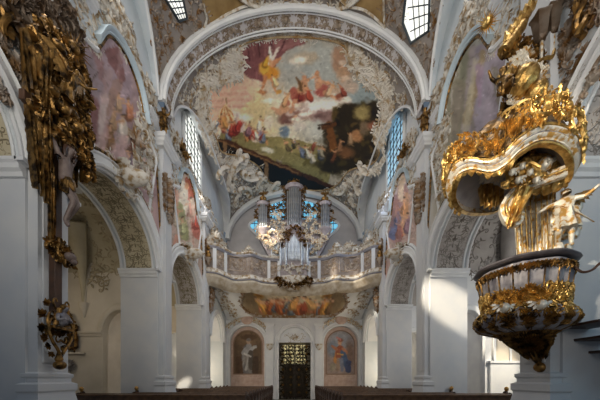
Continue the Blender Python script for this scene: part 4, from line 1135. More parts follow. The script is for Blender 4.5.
# pier brackets carrying the gallery ends
for s in (-1, 1):
    o = Orn(wallmap(s, 5.36), 63+s, 2.2)
    for k_ in range(7):
        v = 6.3+k_*.28; u = 16.75+.12*k_*(1 if k_ < 4 else .6); o.cscroll(u, v, 1.2+.3*k_, .6, s, .12); o.palmette(u+.2, v, -PI/2+.4*k_, .4, 5)
    o.shell(17.0, 7.9, PI/2, .4, 7); o.sprig(16.9, 6.3, -PI/2, .5)
    tag(o.build('gallery_bracket', M_STUCB), 'gilt scrolled bracket under the %s end of the gallery' % ('left' if s < 0 else 'right'), 'bracket', 'gallery brackets')
# crests standing on the rail
def crest(X, sc_, seed, label):
    i = min(range(len(gpath)), key=lambda j: abs(gpath[j][0]-X)); u0 = glen[i]
    o = Orn(lambda u, v, h: gmap(u0+u, 9.9+v, h-.1), seed, 1.5)
    for s in (-1, 1): o.cscroll(s*.22*sc_, .2*sc_, s*.9+PI/2, .5*sc_, s, .14); o.palmette(s*.15*sc_, .1*sc_, PI/2-s*.6, .4*sc_, 5); o.sprig(s*.3*sc_, .05, PI/2-s*.9, .5*sc_, s)
    o.palmette(0, .2*sc_, PI/2, .5*sc_, 7); o.dot(0, .25*sc_, .12*sc_, .05)
    n0 = len(o.v); o.add([(p[0], p[1]+.12, p[2]) for p in o.v], o.f)      # back face of the carving
    tag(o.build('rail_crest', M_STUC), label, 'crest', 'crests on the gallery rail')
for X, z, lb in ((2.75,1.1,'white leaf crest on the gallery rail, nearest the organ on its right'),(3.6,1.2,'large white leaf crest on the gallery rail, midway right of the organ'),(4.55,1.0,'white leaf crest on the gallery rail against the right pier'),(-3.0,.7,'low leaf crest on the gallery rail left of the organ'),(-4.75,1.3,'white leaf crest on the gallery rail against the left pier')):
    crest(X, z, int(X*10)+200, lb)

# ================================================================ organ
org = empty('church_organ', (0, 19.2, 8.0), 'tall grey and gilt organ with pipe towers in front of the curved west window', 'organ')
YO = 18.9
def pipe(m, x, y, z0, z1, r):
    m.lathe([(.0,z0),(r*.35,z0),(r,z0+.28),(r,z0+.34),(r*.86,z0+.36),(r,z0+.46),(r,z1),(r*.9,z1),(r*.9,z1-.05),(0,z1-.05)], 10, Matrix.Translation((x,y,0)))
def pipes(xc, w, n, z0, ztop, bulge, arch, r=None):
    r = r or w/n*.46
    for i in range(n):
        t = (i+.5)/n*2-1; x = xc+t*w/2; y = YO-bulge*math.sqrt(max(0, 1-t*t*.9)); z1 = ztop-arch*(t*t if arch > 0 else (1-t*t)*-1)
        m = M(); pipe(m, x, y, z0, z1, r); m.build('pipe', M_PIPE, org)
m = M()
m.box(-1.75, 1.75, YO+.1, YO+1.2, 8.02, 12.0)
m.box(-2.5, 2.5, YO+.25, YO+.9, 11.9, 13.2); m.box(-.62, .62, YO+.1, YO+1.0, 12, 15.1)
for s in (-1, 1): m.box(s*1.78, s*2.62, YO+.15, YO+.95, 12.0, 14.0); m.add([(s*2.62,YO+.2,12.0),(s*1.75,YO+.2,10.4),(s*1.75,YO+.9,10.4),(s*2.62,YO+.9,12.0),(s*1.75,YO+.2,12.0),(s*1.75,YO+.9,12.0)], [(0,1,2,3),(0,4,1),(3,2,5)])
m.build('case', M_CASE, org, False)
pipes(0, 1.0, 7, 12.35, 15.05, .38, .25); 
for s in (-1, 1):
    pipes(s*2.2, .62, 5, 12.3, 13.95, .27, .2); pipes(s*1.25, .85, 7, 12.2, 13.35, .0, -.35)
    pipes(s*1.3, .7, 6, 10.2, 11.4, .0, .2)
def towercap(xc, w, z, d):
    m = M(); m.lathe([(0,z),(w*.5,z),(w*.52,z+.04),(w*.55,z+.08),(w*.6,z+.12),(w*.6,z+.17),(w*.4,z+.22),(0,z+.26)], 16, Matrix.Translation((xc, YO+.05, 0))); return m
def towerfoot(xc, w, z):
    m = M(); m.lathe([(0,z-.75),(.1,z-.72),(.14,z-.6),(w*.3,z-.4),(w*.5,z-.2),(w*.6,z-.08),(w*.62,z),(0,z)], 16, Matrix.Translation((xc, YO+.05, 0))); return m
for xc, w, z in ((0,1.2,15.05),(-2.2,.8,13.95),(2.2,.8,13.95)):
    towercap(xc, w, z, 0).build('tower_cornice', M_CASE, org); towerfoot(xc, w, 12.3).build('tower_foot', M_CASE, org)
fm = ymap(YO-.12)
def carve(pts, name, seed, material=M_DGOLD, hs=1.6, mp=None):
    if any(p[0] < 0 for p in pts) and any(p[0] > 0 for p in pts) and not any(abs(p[0]) < .3 for p in pts):
        carve([p for p in pts if p[0] < 0], name, seed, material, hs, mp); pts = [p for p in pts if p[0] > 0]; seed += 300
    o = Orn(mp or fm, seed, hs)
    for (x, z, sz) in pts:
        o.cscroll(x, z, o.r.uniform(0, 6.28), sz, o.r.choice((1,-1)), .12); o.palmette(x, z, o.r.uniform(0, 6.28), sz*.6, 5); o.sprig(x, z, o.r.uniform(0, 6.28), sz, 1)
    return o.build(name, material, org)
for xc, z, h in ((0,15.28,.75),(-2.2,14.18,.45),(2.2,14.18,.45)):
    m = M(); m.lathe([(0,z),(.2,z),(.12,z+.08),(.24,z+.22),(.26,z+.34),(.1,z+.5*h+.1),(.05,z+h*.9),(.0,z+h)], 10, Matrix.Translation((xc,YO,0)))
    m.build('finial', M_DGOLD, org)
carve([(x, 15.3-.25*abs(x), .42) for x in (-.7,-.45,-.2,.2,.45,.7)]+[(x,15.6,.35) for x in (-.25,.25,0)]+[(s*.68,z,.32) for s in (-1,1) for z in (14.9,14.6,14.3,14.0,13.6,13.2)], 'tower_carving', 71)
carve([(s*x, z, .4) for s in (-1,1) for x, z in ((1.9,14.1),(2.2,14.25),(2.5,14.05),(1.78,13.7),(2.62,13.5),(2.62,13.0),(1.78,13.2),(.95,13.9),(1.25,13.75),(1.55,13.6),(.9,13.55),(1.6,13.9))], 'wing_carving', 72)
carve([(s*x, z, .42) for s in (-1,1) for x, z in ((.4,12.1),(.8,12.15),(1.2,12.0),(1.6,12.1),(2.0,11.9),(2.3,12.1),(2.5,12.2),(1.75,11.5),(2.1,11.5),(1.0,11.75),(1.7,11.0),(.5,11.6),(.8,11.5),(1.35,11.4),(1.9,11.2),(.9,11.0),(1.3,10.7),(1.6,11.35),(2.35,11.75))], 'case_carving', 73, M_SGOLD, 1.4)
carve([(s*x, z, .38) for s in (-1,1) for x, z in ((1.0,12.9),(1.45,12.8),(1.2,13.2),(2.3,12.6),(1.9,12.5),(.75,12.6),(1.3,12.4),(2.55,12.4),(1.0,13.5),(1.5,13.4))], 'field_carving', 78, M_SGOLD, 1.4)
carve([(s*x, z, .4) for s in (-1,1) for x, z in ((.3,10.6),(.8,10.1),(1.2,9.95),(1.6,10.3),(1.65,9.6))], 'lower_carving', 74, M_STUC)
# small front organ in the gallery parapet
pos = empty('front_organ_case', (0, 17.3, 8.1), 'small gabled organ front with pale pipes set into the middle of the gallery parapet', 'organ')
YP = 17.25
m = M(); m.box(-.85,.85,YP,YP+.8,8.1,10.2)
m.add([(-.85,YP,10.2),(.85,YP,10.2),(.5,YP,11.2),(0,YP,11.55),(-.5,YP,11.2),(-.85,YP+.8,10.2),(.85,YP+.8,10.2),(.5,YP+.8,11.2),(0,YP+.8,11.55),(-.5,YP+.8,11.2)], [(0,1,2,3,4),(9,8,7,6,5),(1,6,7,2),(2,7,8,3),(3,8,9,4),(4,9,5,0)])
m.build('case', M_CASE, pos, False)
def ppipe(x, z0, z1, r):
    m = M(); m.lathe([(0,z0),(r*.35,z0),(r,z0+.2),(r*.85,z0+.24),(r,z0+.32),(r,z1),(0,z1)], 10, Matrix.Translation((x, YP-.08, 0))); m.build('pipe', M_PIPE, pos)
for i in range(9):
    t = (i-4)/4; ppipe(t*.36, 9.3, 11.0-.55*abs(t), .045)
for s in (-1, 1):
    for i in range(3): ppipe(s*(.6+.1*i), 9.2, 10.25-.1*i, .04)
for x in (-.5,.5,-.88,.88):
    m = M(); m.lathe([(.07,9.0),(.09,9.05),(.06,9.1),(.06,10.3),(.09,10.4),(.1,10.45)], 8, Matrix.Translation((x, YP-.1, 0))); m.build('colonnette', M_PIPE, pos)
def carve2(pts, name, seed, material, hs=1.6):
    o = Orn(ymap(YP-.1), seed, hs)
    for (x, z, sz) in pts: o.cscroll(x, z, o.r.uniform(0, 6.28), sz, o.r.choice((1,-1)), .12); o.palmette(x, z, o.r.uniform(0, 6.28), sz*.6, 5); o.sprig(x, z, o.r.uniform(0, 6.28), sz, 1)
    o.build(name, material, pos)
carve2([(s*x, z, .32) for s in (-1,1) for x, z in ((.12,11.5),(.35,11.3),(.55,11.05),(.75,10.6),(.3,11.0),(.45,10.7),(.85,10.3))], 'gable_carving', 75, M_DGOLD)
carve2([(s*x, z, .34) for s in (-1,1) for x, z in ((.1,8.9),(.4,8.95),(.7,8.9),(.95,8.8),(.3,8.6))], 'base_carving', 76, M_STUC)
m = M(); m.lathe([(0,7.5),(.3,7.52),(.55,7.7),(.8,7.95),(.95,8.15),(1.0,8.3),(0,8.3)], 20, Matrix.Translation((0,YP+.25,0)) @ Matrix.Diagonal((1.15,.6,1,1))); m.build('console', M_STUC, pos)
carve2([(x, z, .4) for x in (-1.0,-.75,-.5,-.25,0,.25,.5,.75,1.0) for z in (7.75+.15*abs(x), 8.05+.1*abs(x))], 'console_carving', 77, M_DGOLD, 2.2)

# window behind the organ
WP = [(249,226),(258,219),(266,214),(268,206),(280,201),(294,199),(308,201),(320,206),(322,214),(330,219),(339,226),(330,236),(318,244),(294,248),(270,244),(258,236)]
wp = [(P(x,y,WEST+.25).x, P(x,y,WEST+.25).z) for x, y in smooth_path(WP, 3, True)]
mp = ymap(WEST+.26)
m = M(); m.prism(wp, mp, 0, .05); wo = m.build('window_6', mat('organ window glass', L((120,190,220)), None, .2, emit=L((112,196,232)), estr=.9), None, False); wo['kind'] = 'structure'
m = M(); m.tube([mp(u, v, .08) for u, v in wp+wp[:1]], .11, 6); m.build('window_frame', M_WHITE, wo)
m = M()
for x in np.arange(-3.2, 3.4, .55): m.box(x-.02, x+.02, WEST+.14, WEST+.18, 12.3, 16.0)
for z in np.arange(12.6, 16.0, .5): m.box(-3.3, 3.3, WEST+.14, WEST+.18, z-.02, z+.02)
# keep the bars inside the outline
ins = inpoly(wp); bb = M()
for x in np.arange(-3.2, 3.4, .4):
    zs = [z for z in np.arange(12.2, 16.2, .05) if ins(x, z)]
    if zs: bb.box(x-.02, x+.02, WEST+.15, WEST+.19, min(zs), max(zs))
for z in np.arange(12.5, 16.0, .45):
    xs = [x for x in np.arange(-3.6, 3.6, .05) if ins(x, z)]
    if xs: bb.box(min(xs), max(xs), WEST+.15, WEST+.19, z-.02, z+.02)
bb.build('window_bars', M_LEAD, wo, False)

# ================================================================ west wall: niches, gate, crests
def niche(xc, canvas, label):
    hw, spr, rise = 1.36, 4.55, 1.36; yy = WEST+.27
    mp = ymap(yy)
    arch = [(xc-hw, .7), (xc+hw, .7)] + [(xc+hw*math.cos(PI*i/20), spr+rise*math.sin(PI*i/20)) for i in range(21)]
    m = M(); m.prism(arch, mp, 0, .02); o = m.build('niche_painting', M_PINK, None, False)
    h2 = hw-.2; inner = [(xc-h2, 2.05), (xc+h2, 2.05)] + [(xc+h2*math.cos(PI*i/20), spr-.1+h2*math.sin(PI*i/20)) for i in range(21)]
    p = painted_poly('picture', inner, mp, .03, canvas, lambda u, v: ((u-xc+h2)/(2*h2)*110, (5.6-v)/3.6*170), 60, o, False)
    m = M(); m.tube([mp(u, v, .03) for u, v in inner+inner[:1]], .05, 6); m.build('picture_moulding', mat('niche brown moulding', L((140,112,92)), None, .6), o)
    m = M(); m.prism([(xc-h2+.1,.95),(xc+h2-.1,.95),(xc+h2-.1,1.8),(xc-h2+.1,1.8)], mp, .02, .05); m.build('base_tablet', M_PINK, o, False)
    return tag(o, label, 'niche painting', 'painted niches')
c = Canvas(110, 170, (96,76,56), 41); rg = random.Random(5)
c.ell(55, 30, 44, 28, (120,96,70), .8); c.ell(60,26,30,12,(88,64,44),.5); c.cap((50,150),(56,70),30,18,(104,100,100)); c.cap((40,88),(84,62),9,7,(176,176,176)); c.cap((44,84),(60,56),12,9,(150,148,148)); c.cap((50,110),(74,152),12,16,(122,116,110)); c.cap((66,84),(70,140),8,12,(82,74,66)); c.ell(58,42,8,10,(170,140,116),.4); c.ell(58,36,9,6,(110,104,100),.5); c.cap((40,92),(32,150),5,4,(140,136,132)); c.cap((20,110),(24,160),12,14,(82,58,40)); c.cap((86,110),(84,160),12,12,(70,52,38))
c.cap((42,90),(66,100),4,3,(196,192,188)); c.cap((56,100),(48,150),3,5,(160,156,152)); c.warp(3,12); c.dabs(700,2,22,op=.5); c.tex(10,.25)
niche(-3.78, c, 'left painted niche, grey robed bearded figure on a brown ground')
c = Canvas(110, 170, (150,132,124), 42)
c.ell(55,40,50,40,(150,150,156),.8); c.ell(24,70,20,30,(120,128,140),.7); c.ell(90,90,16,50,(128,104,92),.8); c.cap((46,112),(54,70),20,14,(190,130,70)); c.cap((54,70),(50,96),14,16,(150,84,60)); c.cap((62,80),(80,130),8,14,(74,92,124)); c.cap((40,72),(22,60),6,4,(170,110,80)); c.cap((64,70),(80,84),6,5,(176,120,90)); c.cap((46,112),(44,152),8,6,(150,128,110)); c.cap((58,112),(62,152),8,6,(120,124,140)); c.ell(54,46,8,9,(190,148,118),.4); c.ell(54,38,11,6,(140,90,70),.4); c.cap((54,36),(40,26),4,3,(190,120,110)); c.ell(24,140,12,14,(150,140,120),.5); c.cap((86,124),(84,154),10,10,(64,72,104)); c.cap((44,90),(64,92),3,3,(206,160,90)); c.warp(3,12); c.dabs(700,2,22,op=.5); c.tex(10,.25)
niche(3.8, c, 'right painted niche, soldier in orange tunic and plumed helmet')
for s, xc in ((-1,-3.78),(1,3.8)):
    o = Orn(ymap(WEST-.04), 81+s, 1.6)
    for q in (-1, 1):
        for (x, z, sz) in ((.5,6.45,.6),(.9,6.25,.6),(1.3,6.0,.6),(1.65,5.8,.5),(.3,6.8,.5)): o.cscroll(xc+q*x, z, q*-.5+o.r.uniform(-.4,.4), sz, q, .12); o.palmette(xc+q*x, z, PI/2-q*.7, sz*.5, 5)
    o.palmette(xc, 6.9, PI/2, .5, 7)
    ob = o.build('niche_crest', M_SGOLD)
    tag(ob, 'gilt and pink crest over the %s painted niche' % ('left' if s < 0 else 'right'), 'crest', 'niche crests')
    m = M(); m.blob((xc, WEST-.06, 6.45), (.5,.14,.42), n=12, m=8); m.build('pink_shield', M_PINK, ob)
    for t in (0,):
        m = M(); m.lathe([(0,3.95),(.12,4.0),(.2,4.1),(.28,4.3),(.32,4.4),(.32,4.46),(0,4.46)], 12, Matrix.Translation((s*1.97+.02, WEST-.18, 0)) @ Matrix.Diagonal((1,.7,1,1)))
        b = m.build('wall_bracket', M_STUC); tag(b, 'small white bracket between the gate and the %s niche' % ('left' if s < 0 else 'right'), 'bracket', 'brackets beside the gate')
o = Orn(ymap(WEST+.2), 88, .8)
m = M(); m.prism([(.06-1.28,4.62),(.06+1.28,4.62)]+[(.06+1.28*math.cos(PI*i/20),4.62+1.2*math.sin(PI*i/20)) for i in range(21)], ymap(WEST+.22), 0, .05); lun = struct(m, 'door_lunette', M_WHITE)
for s in (-1,1): o.cscroll(.06+s*.5, 5.0, s*.9, .7, s, .1); o.sprig(.06, 4.8, PI/2-s*.7, .7, s)
o.palmette(.06, 4.8, PI/2, .6, 7); struct(o, 'lunette_relief', M_STUC, lun, True)
# wrought iron gate
gate = empty('iron_gate', (.06, WEST+.1, 0), 'tall double gate of black and gilt wrought iron scrollwork in the middle doorway', 'gate')
for s in (-1, 1):
    x0, x1 = .06+s*.03, .06+s*1.26; a, b = min(x0,x1), max(x0,x1)
    m = M()
    for x in (a+.035, b-.035, (a+b)/2): m.box(x-.03, x+.03, WEST+.08, WEST+.14, .02, 4.5)
    for z in (.06, 1.1, 2.0, 2.75, 3.6, 4.46): m.box(a, b, WEST+.08, WEST+.14, z-.03, z+.03)
    lf = m.build('gate_leaf', M_IRON, gate, False)
    o = Orn(ymap(WEST+.09), 90+s, 1.0)
    for x in (a+.22, (a+b)/2-.12, (a+b)/2+.12, b-.22):
        for z in np.arange(.25, 4.4, .3): o.cscroll(x, z, o.r.choice((.6,-.6,2.2,1.2)), .42, o.r.choice((1,-1)), .11); o.spiral(x+.05, z+.12, .1, 1.2, z, 1)
    o.build('scrollwork', M_IRON, lf)
    o = Orn(ymap(WEST+.07), 95+s, 1.0)
    for x in (a+.3, b-.3):
        for z in np.arange(.5, 4.3, .62): o.palmette(x, z, PI/2, .2, 5); o.dot(x, z, .05)
    o.build('gilt_leaf', mat('gate gilding', L((150,116,58)), L((90,66,34)), .4, .7, scale=8), lf)
for z in (.8, 1.6, 2.4, 3.2, 4.0):
    m = M(); 
    for s in (-1, 1): m.lathe([(.05,z-.12),(.07,z-.06),(.05,z),(.07,z+.06),(.05,z+.12)], 8, Matrix.Translation((.06+s*1.33, WEST+.05, 0)))
    m.build('hinge', M_IRON, gate)
# small wall sconces at the gallery piers
for s in (-1, 1):
    e = empty('wall_sconce', (s*5.1, 15.9, 8.9), 'dark gilt bust sconce on the pier at the %s end of the gallery' % ('left' if s < 0 else 'right'), 'sconce', 'sconces by the gallery')
    m = M(); m.blob((s*5.12,15.85,9.1), (.16,.16,.28), n=10, m=7); m.blob((s*5.12,15.8,9.5), (.12,.12,.15), n=10, m=7); m.build('bust', M_DGOLD, e)
    m = M(); m.lathe([(0,8.45),(.06,8.5),(.1,8.65),(.2,8.8),(.24,8.86),(0,8.88)], 10, Matrix.Translation((s*5.12,15.85,0))); m.build('console', M_STUCB, e)
# ================================================================ carved figures, crucifix, pulpit, pews
def MX(loc, rz=0, s=1, rx=0, ry=0): return Matrix.Translation(loc) @ Euler((rx, ry, rz), 'XYZ').to_matrix().to_4x4() @ Matrix.Scale(s, 4)
_bodies = {}
def pose_body(key, pose, fat=1.0, head=1.0):
    if key not in _bodies: _bodies[key] = body(pose, fat, 1, head)
    return _bodies[key]
POSES = {
 'raise': dict(el_l=(.2,-.03,.86), wr_l=(.23,-.06,1.0), ha_l=(.25,-.07,1.05), el_r=(-.17,-.02,.68), wr_r=(-.22,-.12,.62), ha_r=(-.24,-.15,.6), kn_l=(.08,-.06,.28), an_l=(.09,.02,.06), head=(.01,-.02,.9), crown=(.02,-.03,.965)),
 'spread': dict(el_l=(.22,-.04,.74), wr_l=(.33,-.08,.8), ha_l=(.37,-.1,.83), el_r=(-.22,-.04,.76), wr_r=(-.32,-.1,.7), ha_r=(-.36,-.13,.69), kn_r=(-.09,-.1,.29), an_r=(-.09,.06,.1)),
 'fly': dict(pelvis=(0,.1,.55), hip_l=(.055,.12,.53), hip_r=(-.055,.12,.53), kn_l=(.08,.22,.36), an_l=(.07,.4,.26), to_l=(.07,.48,.22), kn_r=(-.06,.1,.32), an_r=(-.07,.28,.18), to_r=(-.07,.36,.14), el_l=(.2,-.1,.8), wr_l=(.28,-.2,.9), ha_l=(.3,-.24,.94), el_r=(-.2,-.06,.7), wr_r=(-.26,-.18,.66), ha_r=(-.28,-.22,.66)),
 'sit': dict(pelvis=(0,.02,.2), hip_l=(.06,0,.18), hip_r=(-.06,0,.18), kn_l=(.12,-.2,.2), an_l=(.13,-.22,.02), to_l=(.14,-.29,-.01), kn_r=(-.1,-.2,.22), an_r=(-.08,-.16,.04), to_r=(-.08,-.23,.0), belly=(0,.02,.3), chest=(0,.03,.42), neck=(0,.02,.52), head=(0,-.01,.6), crown=(0,-.01,.67), sh_l=(.1,.03,.47), sh_r=(-.1,.03,.47), el_l=(.19,-.03,.38), wr_l=(.22,-.13,.42), ha_l=(.23,-.17,.44), el_r=(-.2,0,.54), wr_r=(-.25,-.06,.66), ha_r=(-.26,-.07,.7)),
}
def angel(name, loc, h, rz, pose, label, cat, group, material, wings=True, robe=None, fat=1.0, head=1.0, tilt=0.0, wmat=None, ws=1.0):
    e = empty(name, loc, label, cat, group); mx = MX(loc, rz, h, tilt)
    vs, fs = pose_body((pose, fat, head), POSES[pose], fat, head)
    m = M(); m.add(vs, fs, mx); m.build('body', material, e)
    J = POSES[pose]; hd = Vector(J.get('head', (0,-.005,.9)))
    m = M(); m.blob(hd+Vector((0,.018,.03)), (.058*head,.055*head,.05*head), mx, 10, 6, .12, random.Random(3)); m.build('hair', wmat or material, e)
    if wings:
        ch = Vector(J.get('chest', (0,.01,.74)))
        for s in (-1, 1):
            m = M(); wing(m, ch+Vector((s*.04,.05,.05)), ch+Vector((s*.24,.16,.2))*ws, (0,0,1), 7, .08*ws, mx); m.build('wing', wmat or material, e)
    if robe:
        m = M(); p0 = Vector(J.get('pelvis', (0,0,.52))); k = Vector(J.get('kn_l', (.065,-.01,.27))); 
        rr = random.Random(int(h*100)); ph = rr.uniform(0, 6)
        prof = [(.085*fat,.12),(.095*fat,.04),(.1*fat,-.04),(.11*fat,-.14),(.12*fat,-.22)]
        m.lathe(prof, 28, mx @ Matrix.Translation(p0), mod=lambda a, z: 1+.16*math.sin(7*a+ph+z*6), cfun=lambda z: (0, -.1*max(0,-z)))
        drape(m, [p0+Vector((-.1,-.08,.2)), p0+Vector((0,-.1,.12)), p0+Vector((.12,-.06,.02))], [p0+Vector((.05,-.12,.05)), p0+Vector((.2,-.05,-.1)), p0+Vector((.32,.06,-.2))], 14, 8, 3, .02, (0,-1,0), 4, mx=mx, thick=.02)
        m.build('robe', robe, e)
    return e
# gilded angels on the cornice blocks
angel('cornice_angel', (-5.24, 10.62, 11.4), 1.12, PI*.2, 'raise', 'gilded angel with raised arm on the cornice of the left pier', 'statue', 'cornice angels', M_DGOLD, True, M_DGOLD, 1.25, 1.3, wmat=M_DGOLD, ws=.55)
angel('cornice_angel', (5.24, 10.62, 11.4), 1.12, -PI*.2, 'raise', 'gilded angel with raised arm on the cornice of the right pier', 'statue', 'cornice angels', M_DGOLD, True, M_DGOLD, 1.25, 1.3, wmat=M_DGOLD, ws=.55)
angel('seated_putto', (-5.2, 12.6, 12.06), 1.15, PI*.45, 'sit', 'small gilt putto seated on the ledge below the left window', 'statue', 'ledge putti', M_DGOLD, True, None, 1.35, 1.4)
angel('seated_putto', (5.2, 12.6, 12.06), 1.15, -PI*.45, 'sit', 'small gilt putto seated on the ledge below the right window', 'statue', 'ledge putti', M_DGOLD, True, None, 1.35, 1.4)
angel('seated_putto', (-5.2, 8.9, 9.3), 1.0, PI*.4, 'sit', 'brown gilt putto on the frame of the nearest left wall painting', 'statue', None, M_STUCB, True, None, 1.35, 1.4)
angel('organ_angel', (-2.2, 18.75, 14.2), .8, 0, 'raise', 'small gilt angel on the left organ tower', 'statue', 'organ angels', M_DGOLD, True, M_DGOLD)
angel('organ_angel', (2.2, 18.75, 14.2), .8, 0, 'raise', 'small gilt angel on the right organ tower', 'statue', 'organ angels', M_DGOLD, True, M_DGOLD)

# ---------------------------------------------------------------- crucifix on the left pier (faces the nave, +X)
cx = empty('crucifix', (-5.2, 5.78, 3.1), 'large crucifix with grey figure on a dark wooden pole against the left pier', 'crucifix')
m = M(); m.box(-5.27, -5.13, 5.69, 5.87, 3.1, 7.9); m.build('cross_post', M_CROSS, cx, False, bevel=.015)
m = M(); m.box(-5.26, -5.14, 5.05, 6.45, 7.0, 7.2); m.build('cross_beam', M_CROSS, cx, False, bevel=.015)
J = dict(pelvis=(-4.97,5.79,5.92), belly=(-4.95,5.77,6.08), chest=(-4.96,5.76,6.3), neck=(-4.94,5.76,6.47), head=(-4.87,5.79,6.6), crown=(-4.85,5.8,6.71),
  sh_l=(-4.98,5.92,6.42), el_l=(-5.04,6.13,6.77), wr_l=(-5.09,6.27,7.05), ha_l=(-5.11,6.31,7.15), sh_r=(-4.98,5.6,6.42), el_r=(-5.04,5.44,6.77), wr_r=(-5.09,5.28,7.06), ha_r=(-5.11,5.24,7.16),
  hip_l=(-4.98,5.87,5.88), kn_l=(-4.8,5.88,5.5), an_l=(-5.0,5.82,5.14), to_l=(-4.93,5.81,5.0), hip_r=(-4.98,5.71,5.88), kn_r=(-4.78,5.76,5.5), an_r=(-4.98,5.76,5.1), to_r=(-4.9,5.76,4.96))
R = dict(pelvis=.12, belly=.1, chest=(.14,.12), neck=.052, head=.09, crown=.07)
for q_ in 'lr': R.update({'sh_'+q_:.062,'el_'+q_:.045,'wr_'+q_:.033,'ha_'+q_:.034,'hip_'+q_:.095,'kn_'+q_:.066,'an_'+q_:.042,'to_'+q_:.034})
vs, fs = skin_mesh(J, BODY_E, R, 2); m = M(); m.add(vs, fs)
# fingers of the nailed hands
for y, s in ((6.31,1),(5.24,-1)):
    for i, (dy, l) in enumerate(((-.035,.07),(-.012,.085),(.012,.08),(.034,.065))): m.tube([(-5.1,y+dy,7.16),(-5.09,y+dy*1.2+.01*s,7.16+l*.6),(-5.06,y+dy*1.25,7.16+l)], [.011,.01,.008], 5)
    m.tube([(-5.09,y-s*.03,7.1),(-5.06,y-s*.075,7.13),(-5.05,y-s*.085,7.17)], [.013,.011,.008], 5)
m.tube([(-4.79,5.79,6.63),(-4.77,5.795,6.6),(-4.785,5.79,6.575)], [.012,.02,.014], 5)   # nose
bd = m.build('corpus', M_FLESH, cx)
m = M(); m.blob((-4.9,5.79,6.67), (.1,.1,.1), n=12, m=8, jit=.08, rng=random.Random(2)); m.tube([(-4.9,5.7,6.66),(-4.89,5.66,6.54),(-4.9,5.67,6.42)], [.05,.045,.02], 6); m.tube([(-4.9,5.88,6.66),(-4.89,5.9,6.54),(-4.9,5.89,6.44)], [.05,.04,.02], 6); m.blob((-4.79,5.8,6.53), (.035,.045,.05)); m.build('hair', M_DWOOD, cx)
m = M(); m.tube([(-4.88+.115*math.cos(a), 5.79+.115*math.sin(a), 6.7+.012*math.sin(9*a)) for a in [2*PI*i/30 for i in range(31)]], .018, 5); m.build('thorn_crown', M_DGOLD, cx)
m = M(); m.lathe([(.135,.0),(.15,.06),(.15,.12),(.135,.2),(.12,.24)], 24, Matrix.Translation((-4.96,5.79,5.78)), mod=lambda a, z: 1+.08*math.sin(9*a+z*20))
drape(m, [(-4.86,5.7,5.98),(-4.84,5.66,5.95),(-4.87,5.6,5.9)], [(-4.84,5.68,5.62),(-4.85,5.6,5.6),(-4.9,5.52,5.62)], 12, 8, 3, .025, (1,0,0), 3, thick=.02); m.build('loincloth', M_DGOLD, cx)
m = M(); m.box(-5.12,-5.09,5.66,5.9,7.42,7.6); m.build('title_board', M_STUC, cx, False)
# skull and scrolls nailed at the foot of the post
o = Orn(lambda u, v, h: Vector((-5.1+h, u, v)), 5, 2.0)
for (u, v, z) in ((5.55,4.5,.3),(5.7,4.4,.34),(5.9,4.35,.32),(6.02,4.3,.3),(5.6,4.35,.3),(5.8,4.55,.28),(5.95,4.48,.26)): o.cscroll(u, v, o.r.uniform(0,6), z*1.1, 1, .13); o.palmette(u, v, o.r.uniform(0,6), z*.7, 5)
sk = o.build('skull_ornament', M_DGOLD, cx)
m = M(); m.blob((-4.98,5.9,4.36), (.11,.12,.1), n=12, m=8); m.blob((-4.93,5.93,4.27), (.07,.07,.06), n=10, m=6); m.build('skull', M_FLESH, sk)

# gilded drapery canopy spread behind and above the crucifix
gd = empty('gilded_canopy', (-5.2, 5.7, 5.4), 'dark gilded carved drapery canopy with angel behind and above the crucifix', 'canopy')
m = M(); drape(m, [(-5.22,5.02,8.3),(-5.15,5.4,8.75),(-5.15,5.9,8.75),(-5.22,6.42,8.2)], [(-5.2,5.3,5.45),(-5.2,5.5,5.9),(-5.2,6.0,5.95),(-5.22,6.3,6.2)], 60, 40, 7, .07, (1,0,0), 8, thick=.04, crumple=.012); m.build('back_cloth', M_DGOLD, gd)
m = M(); drape(m, [(-5.0,4.98,7.9),(-4.85,5.1,8.1),(-4.8,5.3,8.2)], [(-5.0,5.06,6.9),(-4.95,5.18,6.7),(-4.98,5.3,6.85)], 26, 26, 4, .05, (1,-.4,0), 9, thick=.04, crumple=.012)
drape(m, [(-5.05,5.16,7.0),(-4.95,5.3,7.2),(-4.98,5.45,7.2)], [(-5.12,5.36,5.4),(-5.08,5.46,5.25),(-5.1,5.56,5.5)], 26, 30, 4, .045, (1,-.4,0), 10, thick=.04, crumple=.012); m.build('side_curtain', M_DGOLD, gd)
m = M(); drape(m, [(-5.0,6.1,8.2),(-4.95,6.3,8.1),(-5.05,6.45,7.9)], [(-5.0,6.25,6.3),(-4.98,6.36,6.35),(-5.05,6.45,6.6)], 24, 28, 4, .05, (1,-.2,0), 11, thick=.04, crumple=.012); m.build('side_curtain', M_DGOLD, gd)
m = M(); drape(m, [(-5.05,5.42,5.9),(-5.0,5.5,5.9),(-5.02,5.58,5.85)], [(-5.1,5.5,4.5),(-5.08,5.56,4.45),(-5.1,5.64,4.6)], 16, 24, 3, .03, (1,-.4,0), 12, thick=.03, crumple=.006); m.build('trailing_cloth', M_DGOLD, gd)
m = M(); rr = random.Random(6)
for i in range(34):
    y, z = rr.uniform(5.3,6.35), rr.uniform(7.3,8.7); m.blob((-4.98+rr.uniform(-.1,.14),y,z), (.12,rr.uniform(.1,.17),rr.uniform(.08,.15)), n=9, m=6, jit=.14, rng=rr)
m.build('cloud', M_DGOLD, gd)
vs, fs = pose_body(('fly',1.1,1.1), POSES['fly'], 1.1, 1.1); m = M(); mx = MX((-4.84,5.6,7.3), PI*.5, .95, .3); m.add(vs, fs, mx); fa = m.build('carved_angel', M_DGOLD, gd)
m = M(); m.lathe([(.09,.12),(.11,.02),(.13,-.1),(.17,-.22)], 24, mx @ Matrix.Translation((0,.1,.5)), mod=lambda a, z: 1+.16*math.sin(7*a+z*8)); m.build('robe', M_DGOLD, fa)
